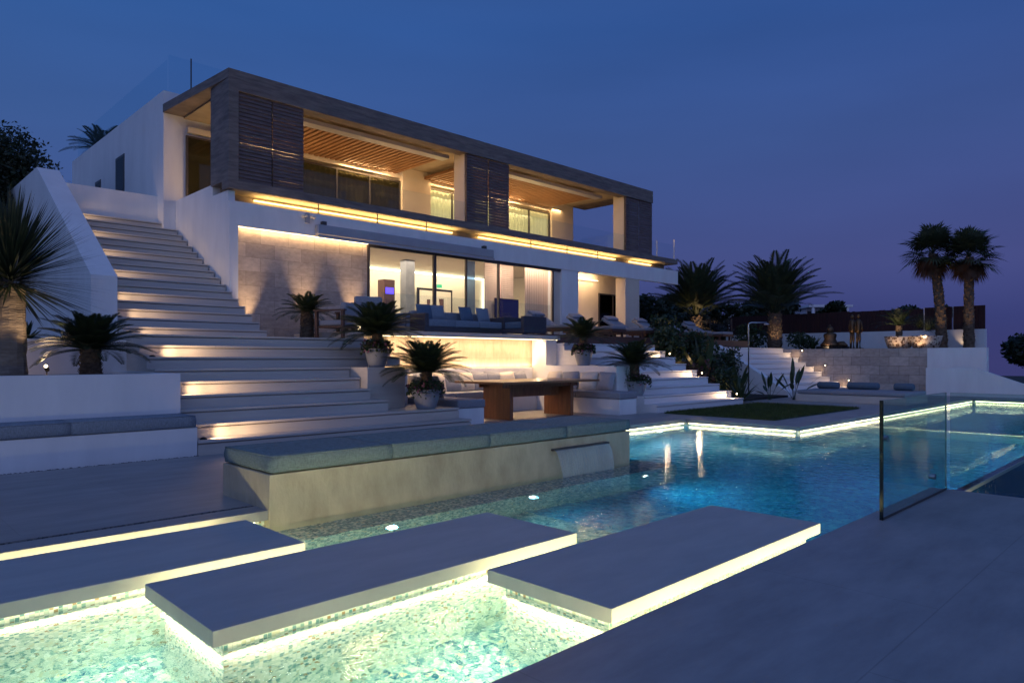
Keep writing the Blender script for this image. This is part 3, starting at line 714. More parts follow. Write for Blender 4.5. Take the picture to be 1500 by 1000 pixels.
# rear block
MB().box(5.95, 9.2, 18.20, 27, 1.0, 7.75).build('wall', 'plaster', H)
MB().box(9.2, 21.13, 18.30, 27, 4.46, 7.17).box(9.2, 21.13, 20.41, 27, 1.0, 4.459).build('wall', 'inner', H)
# side openings of the rear block
for (y0, y1, z0_, z1_) in ((21.3, 22.1, 5.2, 6.85), (23.6, 24.2, 5.2, 6.55)):
    m = MB().box(5.935, 5.948, y0, y1, z0_, z1_); m.build('window', 'frame', H)
    MB().box(5.93, 5.934, y0 + 0.07, y1 - 0.07, z0_ + 0.07, z1_ - 0.07).build('pane', 'darkglass', H)
# upper frame: roof slab (slightly flared on the left), beam, columns, balcony slab
MB().prism([(6.18, 14.9), (22.07, 14.9), (22.07, 18.19), (5.93, 18.19)], 7.20, 7.40).build('roof', 'concrete', H)
MB().box(6.18, 22.07, 14.90, 15.25, 6.96, 7.198).build('roof_beam', 'concrete', H)
MB().box(6.18, 6.40, 14.90, 15.87, 5.022, 6.958).box(6.18, 6.40, 15.252, 15.87, 6.959, 7.198).build('frame_column', 'concrete', H)
MB().box(6.42, 21.1, 15.26, 18.18, 7.16, 7.197).build('soffit', 'soffit', H)
MB().box(6.42, 22.0, 15.26, 18.28, 4.86, 5.0).build('balcony_floor', 'soffit', H)
MB().box(6.18, 23.75, 14.90, 15.255, 4.84, 5.02).box(22.0, 23.75, 15.256, 18.2, 4.84, 5.02).build('balcony_edge', 'concrete', H)
MB().box(6.3, 23.7, 14.93, 15.9, 4.83, 4.8385).build('edge_soffit', 'soffit', H)
for x0, x1 in ((12.935, 13.25), (20.435, 20.8)):
    MB().box(x0, x1, 15.04, 15.5, 5.022, 7.15).build('column', 'inner', H)
# louvred cedar shutters
def louvre(x0, x1, gap_mid=True):
    m = MB(); n = 23; z0_, z1_ = 5.03, 6.95; pitch = (z1_ - z0_) / n
    seed = random.random() * 9
    cuts = [x0, (x0 + x1) / 2 - 0.02, (x0 + x1) / 2 + 0.02, x1]
    for i in range(n):
        for a, c in ((cuts[0], cuts[1]), (cuts[2], cuts[3])):
            hh = pitch * random.choice([0.998, 0.998, 0.998, 0.992, 0.965]); tl = random.uniform(0, 0.008)
            zz = z0_ + i * pitch
            m.add([(a, 14.93, zz), (c, 14.93, zz), (c, 14.955 + tl, zz + hh), (a, 14.955 + tl, zz + hh),
                   (a, 14.955, zz), (c, 14.955, zz), (c, 14.98 + tl, zz + hh), (a, 14.98 + tl, zz + hh)],
                  [(0, 1, 2, 3), (7, 6, 5, 4), (4, 5, 1, 0), (3, 2, 6, 7), (0, 3, 7, 4), (1, 5, 6, 2)])
    o = m.build('shutter', 'shutter', H)
    s = MB()
    for x in (x0 + 0.03, (x0 + x1) / 2, x1 - 0.03): s.box(x - 0.025, x + 0.025, 14.99, 15.02, 5.03, 6.95)
    s.build('shutter_frame', 'frame', o)
louvre(6.42, 7.94); louvre(12.93, 14.60); louvre(20.43, 22.07)
# slatted ceilings with the awning box in front
def slats(x0, x1):
    m = MB(); n = int((x1 - x0) / 0.165)
    for i in range(n):
        x = x0 + (i + 0.5) * (x1 - x0) / n
        m.box(x - 0.048, x + 0.048, 15.82, 18.08, 6.93, 7.02)
    m.build('ceiling_slats', 'slatwood', H)
    MB().box(x0, x1, 15.5, 15.80, 6.88, 6.98).build('awning_box', 'awning', H)
    MB().box(x0, x1, 15.80, 15.815, 6.90, 7.0).build('slat_trim', 'inner', H)
slats(7.2, 12.75); slats(13.75, 19.78)
MB().box(6.5, 21.05, 18.10, 18.28, 6.83, 6.96).build('cornice', 'inner', H)
# upper windows: frame with panes and curtains
def window(x0, x1, y, z0_, z1_, n, glassm, cloth=None, par=H, fr='frame', w_=0.045, cy_=0.12):
    f = MB(); wd = (x1 - x0) / n
    f.box(x0, x1, y - 0.03, y + 0.03, z1_ - w_, z1_); f.box(x0, x1, y - 0.03, y + 0.03, z0_, z0_ + w_)
    for i in range(n + 1):
        x = min(max(x0 + i * wd, x0 + w_ / 2), x1 - w_ / 2); f.box(x - w_ / 2, x + w_ / 2, y - 0.029, y + 0.029, z0_ + w_ + 0.001, z1_ - w_ - 0.001)
    fo = f.build('window', fr, par)
    for i in range(n):
        MB().box(x0 + i * wd + w_ * 0.6, x0 + (i + 1) * wd - w_ * 0.6, y - 0.004, y + 0.004, z0_ + w_, z1_ - w_).build('pane', glassm, fo)
    if cloth:
        c = MB(); k = int((x1 - x0) / 0.035)
        for i in range(k + 1):
            x = x0 + (x1 - x0) * i / k; yy = y + cy_ + 0.025 * math.sin(i * 1.3) + 0.012 * math.sin(i * 0.37)
            c.v += [(x, yy, z0_), (x, yy, z1_)]
        for i in range(k): c.f.append((2 * i, 2 * i + 2, 2 * i + 3, 2 * i + 1))
        c.build('curtain', cloth, fo, smooth=True)
    return fo
# glazed niches in the balcony rear wall (wall stands at 18.30; these sit just proud in a box of their own)
for (x0, x1, n, gm, cl) in ((6.45, 8.9, 2, 'darkglass', 'darkcurtain'), (9.55, 12.92, 3, 'darkglass', 'darkcurtain'), (14.05, 17.0, 3, 'glass', 'blind'), (17.6, 19.88, 2, 'glass', 'blind')):
    window(x0, x1, 18.12, 5.03, 6.74, n, gm, cl)
for xa, xb in ((8.9, 9.55), (12.93, 14.04), (17.01, 17.59), (19.89, 21.13)): MB().box(xa, xb, 18.0, 18.28, 5.005, 7.155).build('pier', 'inner', H)
# balcony glass
bg_ = MB(); bg_.box(7.96, 12.90, 14.965, 14.977, 5.03, 5.58); bg_.box(14.62, 20.40, 14.965, 14.977, 5.03, 5.58)
bg_.box(22.1, 23.6, 14.965, 14.977, 5.03, 5.58); bg_.box(21.6, 21.612, 15.3, 18.0, 5.03, 5.95)
bo = bg_.build('balcony_glass', 'balglass', H)
MB().box(23.58, 23.60, 14.95, 14.963, 5.03, 5.8).box(22.4, 22.42, 14.95, 14.963, 5.03, 5.6).build('glass_post', 'steel', bo)
# fascia, led recess below the balcony
MB().box(6.20, 23.77, 14.90, 15.05, 4.05, 4.575).build('fascia', 'plaster', H)
MB().box(6.35, 23.70, 15.052, 18.2, 4.40, 4.56).build('recess_floor', 'plaster', H)
MB().box(6.35, 23.6, 15.42, 15.55, 4.561, 4.829).build('recess_wall', 'soffit', H)
for x0, x1 in ((6.95, 12.75), (13.75, 20.35), (21.2, 22.6)):
    MB().box(x0, x1, 15.34, 15.385, 4.735, 4.765).build('light_strip', 'led_warm', H)
    area('recess_light', ((x0 + x1) / 2, 15.27, 4.64), (0, -0.30, 1), x1 - x0, 0.03, 9.0 * (x1 - x0), (1.0, 0.62, 0.22))
for px_ in (8.35, 10.0, 11.55, 15.6, 17.3, 18.9):
    MB().tube([(px_, 15.0, 4.575), (px_, 15.0, 4.83)], 0.015).box(px_ - 0.035, px_ + 0.035, 14.97, 15.03, 4.577, 4.60).build('bracket', 'frame', H)
# side wall and ground floor
MB().box(6.23, 6.40, 15.88, 18.19, 1.0, 5.08).box(6.23, 6.385, 15.06, 15.879, 1.0, 4.82).build('side_wall', 'plaster', H)
MB().box(6.20, 6.39, 14.90, 15.055, 1.2, 4.049).build('wall_return', 'plaster', H)
MB().box(6.39, 9.70, 15.0, 15.3, 1.2, 4.39).build('travertine_wall', 'trav', H)
MB().box(6.41, 9.70, 14.955, 14.975, 4.030, 4.042).build('light_strip', 'led_cream', H)
area('wall_light', (8.05, 14.93, 4.03), (0, 0.25, -1), 3.2, 0.02, 13, WARM)
# terrace glazing
MB().box(9.71, 16.95, 14.96, 15.04, 3.97, 4.048).box(9.71, 9.76, 14.97, 15.03, T, 3.969).box(11.78, 11.86, 14.95, 15.03, T, 3.969).box(12.93, 12.97, 14.96, 15.03, T, 3.969)\
    .box(14.20, 14.24, 14.96, 15.05, T, 3.969).box(16.58, 16.62, 14.96, 15.03, T, 3.969).box(14.28, 14.31, 15.06, 15.10, T, 3.969).build('window_frame', 'frame', H)
for a, c in ((9.77, 11.77), (11.87, 12.92), (12.98, 14.19), (14.32, 16.57)):
    MB().box(a, c, 14.99, 15.0, T, 3.968).build('pane', 'glass', H)
MB().box(12.98, 13.35, 15.06, 15.07, T, 3.968).build('pane', glass('blue_glass', tint=(0.45, 0.55, 0.72), refl=2.0), H)
MB().box(16.63, 16.95, 15.0, 15.12, T - 0.2, 4.049).build('wall_return', 'inner', H)
MB().box(16.95, 17.78, 14.92, 15.6, T - 0.2, 4.049).build('pillar', 'plaster', H)
MB().box(17.2, 20.7, 16.40, 16.7, T - 0.2, 4.399).build('wall', 'inner', H)
MB().box(20.71, 22.45, 16.44, 16.5, T - 0.2, 3.6).build('dark_panel', 'black', H)
window(20.72, 22.44, 16.40, T, 3.62, 2, 'darkglass', None)
MB().box(20.71, 22.45, 16.40, 16.7, 3.63, 4.399).build('lintel', 'inner', H)
MB().box(20.38, 21.22, 14.92, 15.35, T - 0.2, 4.049).build('column', 'inner', H)
MB().box(17.8, 20.6, 16.33, 16.36, 4.06, 4.075).build('light_strip', 'led_cream', H)
area('porch_light', (19.2, 16.1, 4.30), (0, 0.3, -1), 2.4, 0.1, 45, WARM2)
spot('porch_light', (19.9, 16.15, T + 0.05), (0, 0.2, 1), 16, WARM2, 60)
# interior shell
MB().box(9.72, 20.2, 20.2, 20.4, T - 0.1, 4.45).box(9.55, 9.71, 15.31, 20.2, T - 0.1, 4.39).box(17.0, 17.15, 15.61, 16.39, T - 0.1, 4.32).box(19.4, 19.55, 16.71, 20.19, T - 0.1, 4.32).build('interior_wall', 'inner', H)
MB().box(9.72, 16.99, 15.06, 20.19, T - 0.1, T - 0.005).box(16.991, 19.39, 16.71, 20.19, T - 0.1, T - 0.005).build('interior_floor', 'floorin', H)
MB().box(9.72, 16.99, 15.06, 20.19, 4.33, 4.39).box(16.991, 19.39, 16.71, 20.19, 4.33, 4.39).build('interior_ceiling', 'inner', H)
MB().box(9.9, 18.2, 20.10, 20.14, 4.20, 4.27).build('light_strip', 'led_white', H)
MB().box(18.22, 18.30, 20.10, 20.14, 3.0, 4.27).build('light_strip', 'led_white', H)
area('room_light', (13.6, 18.3, 4.28), (0, 0, -1), 6.5, 2.2, 290, (1.0, 0.68, 0.50))
area('room_light', (13.8, 19.8, 4.2), (0, 0.5, -1), 8.0, 0.1, 80, (1.0, 0.80, 0.55))
# roof glass and terrace building bits
rg = thing('roof_balustrade', 'frameless glass balustrade on the roof above the left side wall', 'balustrade', (6.1, 18.3, 7.75))
MB().box(-0.006, 0.006, 0.1, 8.6, 0, 0.85).box(0.0, 3.0, 0.0, 0.012, 0, 0.95).build('glass_panel', 'roofglass', rg)
MB().box(0.52, 0.55, -0.02, -0.005, 0.0, 1.0).build('post', 'frame', rg)
rv = MB().box(0, 0.55, 0, 0.4, 0, 0.08).box(0.08, 0.47, 0.06, 0.34, 0.08, 0.14).build('roof_vent', 'frame', at=(6.65, 17.7, 7.42))
tag(rv, 'dark flat vent box on the roof edge under the glass', 'vent')

# awning cassette on the fascia
aw = thing('awning', 'long rolled awning cassette fixed to the white fascia above the glass doors', 'awning', (8.2, 14.9, 4.1))
MB().box(0, 5.6, -0.16, -0.015, -0.02, 0.21).build('cassette', 'awning', aw, bevel=0.02)
MB().box(0, 5.6, -0.18, -0.161, -0.10, -0.03).build('front_bar', 'awning', aw)
for x in (0.2, 5.3): MB().box(x - 0.05, x + 0.05, -0.12, -0.002, 0.22, 0.30).build('bracket', 'frame', aw)
cm = thing('security_camera', 'small white twin camera under the balcony left of the awning', 'camera', (8.0, 14.9, 4.42))
MB().box(-0.05, 0.05, -0.05, -0.002, -0.1, 0.12).build('bracket', 'awning', cm)
MB().tube([(-0.05, -0.07, 0.06), (-0.16, -0.12, 0.02)], 0.035, 10).tube([(0.05, -0.07, 0.06), (0.16, -0.12, 0.02)], 0.035, 10).build('body', 'inner', cm)

# balcony lighting
for x, pw_ in ((8.5, 34), (11.6, 46), (14.9, 34), (17.4, 46), (19.6, 12)):
    area('balcony_light', (x, 17.96, 6.922), (0, -0.25, -1), 1.6, 0.04, pw_ * 1.3, WARM)
    area('balcony_light', (x, 16.9, 5.12), (0, 0.1, 1), 1.2, 0.3, pw_ * 0.75, WARM)
area('balcony_light', (10.2, 15.45, 7.02), (0, -0.6, 0.4), 4.6, 0.05, 9, WARM)
area('balcony_light', (17.2, 15.45, 7.02), (0, -0.6, 0.4), 5.2, 0.05, 9, WARM)
spot('balcony_light', (12.2, 17.6, 6.7), (0.5, 0.9, -0.3), 18, WARM2, 110)
area('balcony_light', (6.8, 17.2, 5.1), (-0.2, 0.2, 1), 0.4, 0.4, 8, WARM)

# ================================================================== TERRACE, LEDGE, NOOK
struct(MB().box(7.71, 13.1, 12.45, 14.96, 0.5, T).box(13.1, 24.3, 13.4, 17, 0.5, 1.6).build('house_terrace', 'step'))
struct(MB().box(6.21, 7.70, 13.21, 14.95, 0.5, D - 0.004).build('landing', 'step'))
lg = thing('stone_ledge', 'cantilevered pale stone ledge with strip light above the seating nook', 'ledge', (10.5, 12.0, T))
MB().box(-2.75, 2.68, -0.35, 0.45, -0.10, 0.0).build('ledge_slab', 'step', lg, bevel=0.004)
MB().box(-2.70, 2.62, -0.30, -0.28, -0.118, -0.102).build('light_strip', 'led_cream', lg)
area('nook_light', (10.4, 11.72, T - 0.125), (0, 0.25, -1), 5.0, 0.03, 78, WARM2)
tag(MB().box(7.72, 12.98, 12.05, 12.44, 0, T - 0.11).build('nook_wall', 'nookwall'), 'warmly lit travertine wall behind the seating nook', 'wall')
area('nook_light', (10.2, 11.98, 0.99), (0, 0.35, 1), 4.6, 0.02, 26, WARM2)
tag(MB().box(12.45, 12.94, 9.35, 11.55, 0, 1.02).box(12.56, 12.94, 11.56, 12.04, 0, T - 0.11).build('nook_side_wall', 'plaster', bevel=0.004), 'low white wall between the nook and the right stairs', 'wall')
tag(MB().box(7.22, 7.84, 10.75, 12.04, 0, 0.98).build('nook_side_wall', 'plaster', bevel=0.004), 'low white wall at the left end of the nook behind the potted sago palms', 'wall')
area('nook_light', (12.5, 11.75, 1.3), (-1, 0, 0), 0.1, 0.4, 3, WARM2)
# U shaped sofa
ub = thing('corner_sofa', 'U-shaped built-in white sofa with grey cushions around the teak table', 'sofa', (10.1, 10.4, 0))
def bx(x0, x1, y0, y1): return (x0 - 10.1, x1 - 10.1, y0 - 10.4, y1 - 10.4)
MB().box(*bx(7.86, 8.48, 9.32, 11.19), 0, 0.31).box(*bx(11.84, 12.44, 8.82, 11.19), 0, 0.33).box(*bx(7.86, 12.44, 11.2, 11.95), 0, 0.32).build('base', 'plaster', ub, bevel=0.005)
for (x0, x1, y0, y1, z) in ((7.85, 8.5, 9.30, 10.24, 0.315), (7.85, 8.5, 10.26, 11.18, 0.315), (11.82, 12.46, 8.80, 10.0, 0.335), (11.82, 12.46, 10.02, 11.18, 0.335), (7.86, 9.4, 11.20, 11.85, 0.325), (9.41, 10.9, 11.20, 11.85, 0.325), (10.91, 12.44, 11.20, 11.85, 0.325)):
    MB().box(*bx(x0, x1, y0, y1), z, z + 0.145).build('seat_cushion', 'greycush', ub, smooth=True, bevel=0.025, seg=3)
MB().box(*bx(7.9, 12.4, 11.86, 12.0), 0.33, 0.97).build('back', 'plaster', ub, bevel=0.01)
def pillow_mb(w_, h_, t_):
    m = MB(); n = 9
    for sgn in (1, -1):
        base = len(m.v)
        for i in range(n):
            for j in range(n):
                u = i / (n - 1) * 2 - 1; v = j / (n - 1) * 2 - 1
                th = t_ / 2 * max(0, (1 - u ** 4)) ** 0.6 * max(0, (1 - v ** 4)) ** 0.6
                pinch = 1 - 0.06 * (1 - abs(v)) * abs(u) - 0.0
                m.v.append((u * w_ / 2 * (1 - 0.05 * (1 - v * v) * 0), sgn * th, v * h_ / 2 * (1 - 0.05 * (1 - u * u) * 0) * pinch))
        for i in range(n - 1):
            for j in range(n - 1):
                q = (base + i * n + j, base + (i + 1) * n + j, base + (i + 1) * n + j + 1, base + i * n + j + 1)
                m.f.append(q if sgn == -1 else q[::-1])
    return m
pil_protos = {}
def pillow(x, y, z, rz, mat, label, w_=0.46, h_=0.42, tilt=-18):
    key = (mat, w_, h_)
    if key not in pil_protos:
        o = pillow_mb(w_, h_, 0.16).build('pillow', mat, smooth=True); pil_protos[key] = o
    else:
        o = pil_protos[key].copy(); COL.objects.link(o)
    o.location = (x, y, z + h_ / 2 * 0.96); o.rotation_euler = (R(tilt), R(random.uniform(-6, 6)), rz)
    return tag(o, label, 'pillow', 'throw pillows in the nook')
NP = [(8.45, 'cream'), (8.85, 'slate'), (9.3, 'cream'), (9.75, 'slate'), (10.15, 'cream'), (10.55, 'slate'), (10.95, 'slate'), (11.4, 'cream'), (11.85, 'slate')]
words = ['first', 'second', 'third', 'fourth', 'fifth', 'sixth', 'seventh', 'eighth', 'ninth']
for i, (x, c) in enumerate(NP):
    pillow(x, 11.72 + random.uniform(-0.03, 0.03), 0.47, R(random.uniform(-9, 9)), 'pillow' if c == 'cream' else 'pillow2',
           '%s pillow against the lit nook wall, %s from the left' % ('cream' if c == 'cream' else 'slate grey', words[i]))
for i, (y, c) in enumerate([(9.55, 'slate'), (10.05, 'cream'), (10.6, 'slate'), (11.1, 'cream')]):
    pillow(12.32, y, 0.48, R(-90 + random.uniform(-9, 9)), 'pillow' if c == 'cream' else 'pillow2',
           '%s pillow on the right arm of the nook sofa, %s from its open end' % ('cream' if c == 'cream' else 'slate grey', words[i]))
for i, (y, c) in enumerate([(10.2, 'slate'), (10.75, 'cream')]):
    pillow(8.02, y, 0.46, R(90 + random.uniform(-9, 9)), 'pillow' if c == 'cream' else 'pillow2',
           '%s pillow on the left arm of the nook sofa beside the potted palm' % ('cream' if c == 'cream' else 'slate grey'))
# table
tb = thing('dining_table', 'long teak table with two slab legs in the seating nook', 'table', (10.3, 9.93, 0))
MB().box(-1.42, 1.42, -0.68, 0.70, 0.705, 0.75).build('tabletop', 'tabletop', tb, bevel=0.005)
for x in (-0.88, 0.90):
    MB().box(x - 0.045, x + 0.045, -0.36, -0.004, 0, 0.704).box(x - 0.045, x + 0.045, 0.004, 0.40, 0, 0.704).build('leg', 'tablewood', tb, bevel=0.004)
MB().box(-0.83, 0.85, -0.03, 0.03, 0.42, 0.70).build('stretcher', 'tablewood', tb)
MB().box(-1.1, 1.1, -0.34, -0.30, 0.62, 0.703).box(-1.1, 1.1, 0.30, 0.34, 0.62, 0.703).build('apron', 'tablewood', tb)

# ================================================================== PLANTS
def frond(m, base, az, el0, length, droop, nl, ll, lw, start=0.12, vee=0.5, stem=None, curl=1.0):
    """one pinnate frond: leaflets along an arching rachis"""
    p = Vector(base); n = 14; pts = [p.copy()]; dirs = []
    e_ = el0
    for i in range(n):
        d = Vector((math.cos(az) * math.cos(e_), math.sin(az) * math.cos(e_), math.sin(e_)))
        dirs.append(d); p = p + d * (length / n); pts.append(p.copy()); e_ -= droop / n * (0.4 + 1.2 * i / n)
    dirs.append(dirs[-1])
    side = Vector((-math.sin(az), math.cos(az), 0))
    for k in range(n):
        wv = lw * 0.7 * (1 - k / n) + 0.003
        up = side.cross(dirs[k]).normalized() * wv * 0.5
        a, c = pts[k], pts[k + 1]
        m.add([a - side * wv, a + side * wv, c + side * wv * 0.8, c - side * wv * 0.8], [(0, 1, 2, 3)])
        m.add([a - up, a + up, c + up * 0.8, c - up * 0.8], [(0, 1, 2, 3)])
    for i in range(nl):
        t_ = start + (1 - start) * (i + 0.5) / nl
        f_ = t_ * n; k = min(int(f_), n - 1); q = pts[k].lerp(pts[k + 1], f_ - k); d = dirs[k]
        up = side.cross(d).normalized(); up = up if up.z > 0 else -up
        prof = math.sin(math.pi * min(1, 0.18 + 0.80 * t_)) ** 0.6
        L = ll * prof * random.uniform(0.88, 1.08)
        for s in (-1, 1):
            ld = (side * s * 0.80 + d * (0.35 + 0.5 * t_) + up * vee * curl + Vector((0, 0, -0.10))).normalized()
            tip = q + ld * L; mid = q + ld * L * 0.45
            wdir = ld.cross(up).normalized() * lw
            m.add([q, mid - wdir, tip, mid + wdir], [(0, 1, 2, 3)])

def trunk_mb(h, r0, r1, rings=10, rough_=0.12, seg=14, lean=(0, 0), scales=0):
    m = MB(); prof = []
    for i in range(rings + 1):
        t_ = i / rings
        for k in range(seg):
            a = 2 * math.pi * k / seg
            r_ = (r0 + (r1 - r0) * t_) * (1 + rough_ * (noise.noise(Vector((math.cos(a) * 2, math.sin(a) * 2, t_ * h * 6))) + (0.6 if i % 2 else -0.2) * 0.5))
            m.v.append((r_ * math.cos(a) + lean[0] * t_ * t_, r_ * math.sin(a) + lean[1] * t_ * t_, t_ * h))
    for i in range(rings):
        for k in range(seg): m.f.append((i * seg + k, i * seg + (k + 1) % seg, (i + 1) * seg + (k + 1) % seg, (i + 1) * seg + k))
    m.f.append(tuple(rings * seg + k for k in range(seg)))
    if scales:
        ga = 2.399963
        for i in range(scales):
            t_ = (i + 0.5) / scales; a = i * ga; r_ = (r0 + (r1 - r0) * t_)
            o_ = Vector((math.cos(a), math.sin(a), 0)); sd = Vector((-math.sin(a), math.cos(a), 0)); c = o_ * r_ * 0.95 + Vector((lean[0] * t_ * t_, lean[1] * t_ * t_, t_ * h)); s_ = r0 * 0.34
            tip = c + o_ * s_ * 0.75 + Vector((0, 0, s_ * 1.1))
            m.add([c - sd * s_ * 0.8, c + sd * s_ * 0.8, tip + sd * s_ * 0.35, tip - sd * s_ * 0.35, c + Vector((0, 0, s_ * 1.4))], [(0, 1, 2, 3), (3, 2, 4)])
    return m

def cycad_crown(rad, n=46, nl=32, lift=0.0, mat='cyc'):
    m = MB()
    for i in range(n):
        t_ = i / n; az = i * 2.399963 + random.uniform(-0.1, 0.1)
        el = R(80 - 80 * t_ ** 0.75 + random.uniform(-6, 6)) + lift
        frond(m, (0.03 * math.cos(az), 0.03 * math.sin(az), 0), az, el, rad * random.uniform(0.92, 1.10) * (0.72 + 0.36 * math.cos(el)), R(36 + 14 * t_), nl, rad * 0.24, rad * 0.014, start=0.08, vee=0.30)
    return m
def cycad(label, loc, rad, trunk_h, trunk_r, pot=None, flowers=False, n=46, nl=32, name='sago_palm', lift=0.0, group='sago palms'):
    t = thing(name, label, 'sago palm', loc, random.uniform(0, 6), group=group)
    zb = 0
    if pot:
        pr, ph = pot
        MB().lathe((0, 0, 0), [(pr * 0.62, 0), (pr * 0.66, 0.02), (pr * 0.80, ph * 0.35), (pr * 0.97, ph * 0.85), (pr, ph * 0.93), (pr * 1.03, ph), (pr * 0.93, ph), (pr * 0.9, ph - 0.05)], 28).build('pot', 'pot', t, smooth=True)
        MB().lathe((0, 0, ph - 0.06), [(pr * 0.9, 0), (pr * 0.9, 0.02)], 20).build('soil', 'soil', t)
        zb = ph - 0.04
    trunk_mb(trunk_h, trunk_r, trunk_r * 0.85, rings=12, rough_=0.25, scales=int(90 * trunk_h / 0.4)).build('trunk', 'bark', t, at=(0, 0, zb))
    cycad_crown(rad, n, nl, lift).build('crown', 'cyc', t, at=(0, 0, zb + trunk_h - 0.02))
    if flowers:
        pr, ph = pot; m = MB(); m2 = MB()
        for i in range(1000):
            a = random.uniform(0, 6.283); rr = pr * random.uniform(0.5, 1.30); z = ph + random.uniform(-0.02, 0.14) - max(0, rr - pr) * 1.3 * random.uniform(0.3, 1.6)
            s_ = random.uniform(0.02, 0.036); c = Vector((rr * math.cos(a), rr * math.sin(a), z))
            q = Matrix.Rotation(random.uniform(0, 6.28), 3, Vector((random.uniform(-1, 1), random.uniform(-1, 1), random.uniform(-1, 1))).normalized())
            (m2 if random.random() < 0.16 else m).add([c + q @ Vector(v) * s_ for v in ((-1, 0, 0), (0, -0.7, 0.2), (1, 0, 0), (0, 0.7, 0.2))], [(0, 1, 2, 3)])
        m.build('trailing_leaves', 'shrub', t)['kind'] = 'stuff'; m2.build('petals', 'flower2', t)['kind'] = 'stuff'
    return t
cycad('sago palm growing in the gravel bed above the left bench', (2.5, 10.4, 0.96), 0.66, 0.36, 0.125, n=64)
cycad('sago palm in front of the travertine wall beside the armchairs', (7.42, 13.8, D), 0.60, 0.62, 0.14, n=44)
cycad('potted sago palm on the upper plinth at the right end of the wide stairs', (6.90, 10.36, 6 * RIS), 0.76, 0.30, 0.10, pot=(0.22, 0.32), flowers=True, n=70)
cycad('potted sago palm in a round grey pot on the lower steps, left of the nook', (7.25, 9.42, 2 * RIS), 0.72, 0.34, 0.10, pot=(0.25, 0.33), flowers=True, n=70)
cycad('potted sago palm on the white wall at the right end of the nook', (12.7, 10.5, 1.02), 0.66, 0.34, 0.10, pot=(0.22, 0.36), flowers=True, n=50)
cycad('potted sago palm on the right stairs in front of the low white wall', (13.1, 9.35, 2 * RIS), 0.75, 0.42, 0.12, pot=(0.30, 0.33), flowers=True, n=60)

# dragon tree on the left edge
dt = thing('dragon_tree', 'dragon tree with sword leaves and thick trunk, lit from below, at the left edge', 'tree', (1.62, 10.3, 0.95))
trunk_mb(1.15, 0.175, 0.15, rings=16, rough_=0.10, scales=0).build('trunk', 'greybark', dt)
m = MB()
for i in range(760):
    az = i * 2.399963; t_ = i / 760
    el = R(88 - 112 * t_ ** 0.9 + random.uniform(-8, 8)); L = random.uniform(0.78, 1.05)
    d = Vector((math.cos(az) * math.cos(el), math.sin(az) * math.cos(el), math.sin(el)))
    side = Vector((-math.sin(az), math.cos(az), 0)); base = Vector((0, 0, 0.10 * (1 - t_))) + d * 0.10
    sag = Vector((0, 0, -0.05)) * L * math.cos(el)
    w_ = 0.0125
    p1 = base + d * L * 0.35; p2 = base + d * L * 0.7 + sag * 0.4; p3 = base + d * L + sag
    m.add([base - side * w_, base + side * w_, p1 + side * w_, p1 - side * w_, p2 + side * w_ * 0.7, p2 - side * w_ * 0.7, p3], [(0, 1, 2, 3), (3, 2, 4, 5), (5, 4, 6)])
m.build('crown', 'yucca', dt, at=(0, 0, 1.15))
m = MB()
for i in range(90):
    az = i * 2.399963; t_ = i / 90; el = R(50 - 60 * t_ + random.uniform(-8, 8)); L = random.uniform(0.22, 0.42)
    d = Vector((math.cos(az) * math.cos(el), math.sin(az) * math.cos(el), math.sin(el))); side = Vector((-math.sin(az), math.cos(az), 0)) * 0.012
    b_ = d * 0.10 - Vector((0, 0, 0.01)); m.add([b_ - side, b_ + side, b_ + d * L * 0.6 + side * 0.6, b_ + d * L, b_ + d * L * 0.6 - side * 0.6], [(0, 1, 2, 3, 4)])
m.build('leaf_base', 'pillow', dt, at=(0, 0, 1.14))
spot('tree_light', (1.95, 9.85, 1.0), (-0.20, 0.22, 1), 48, WARM2, 60)
spot('tree_light', (1.25, 9.8, 1.0), (0.22, 0.3, 1), 18, WARM2, 55)
spot('tree_light', (1.9, 10.75, 1.0), (-0.05, -0.25, 1), 9, WARM2, 60)

# date palms
def date_palm(label, loc, h, tr, rad, n, lift=R(8)):
    t = thing('date_palm', label, 'palm tree', loc, random.uniform(0, 6), group='date palms')
    trunk_mb(h, tr * 1.0, tr * 0.9, rings=22, rough_=0.10, scales=int(80 * h)).build('trunk', 'bark', t)
    m = MB()
    for i in range(n):
        tt = i / n; az = i * 2.399963
        el = R(86 - 62 * tt ** 1.2 + random.uniform(-6, 6)) + lift * 0.3
        frond(m, (0.08 * math.cos(az), 0.08 * math.sin(az), 0), az, el, rad * random.uniform(0.9, 1.1), R(46), 50, rad * 0.19, rad * 0.0075, start=0.26, vee=0.35)
    m.build('crown', 'palm', t, at=(0, 0, h))
    return t
date_palm('date palm standing directly on the garden wall, its pineapple trunk lit from below', (26.9, 12.45, 1.5), 1.45, 0.27, 2.35, 64)
date_palm('date palm behind the sun loungers, right of the house', (26.0, 15.4, 0.8), 2.1, 0.24, 2.4, 60)
spot('tree_light', (26.15, 11.9, 1.55), (0.36, 0.3, 1), 260, WARM, 80)
spot('tree_light', (25.3, 14.9, 1.6), (0.4, 0.3, 1), 130, WARM, 60)

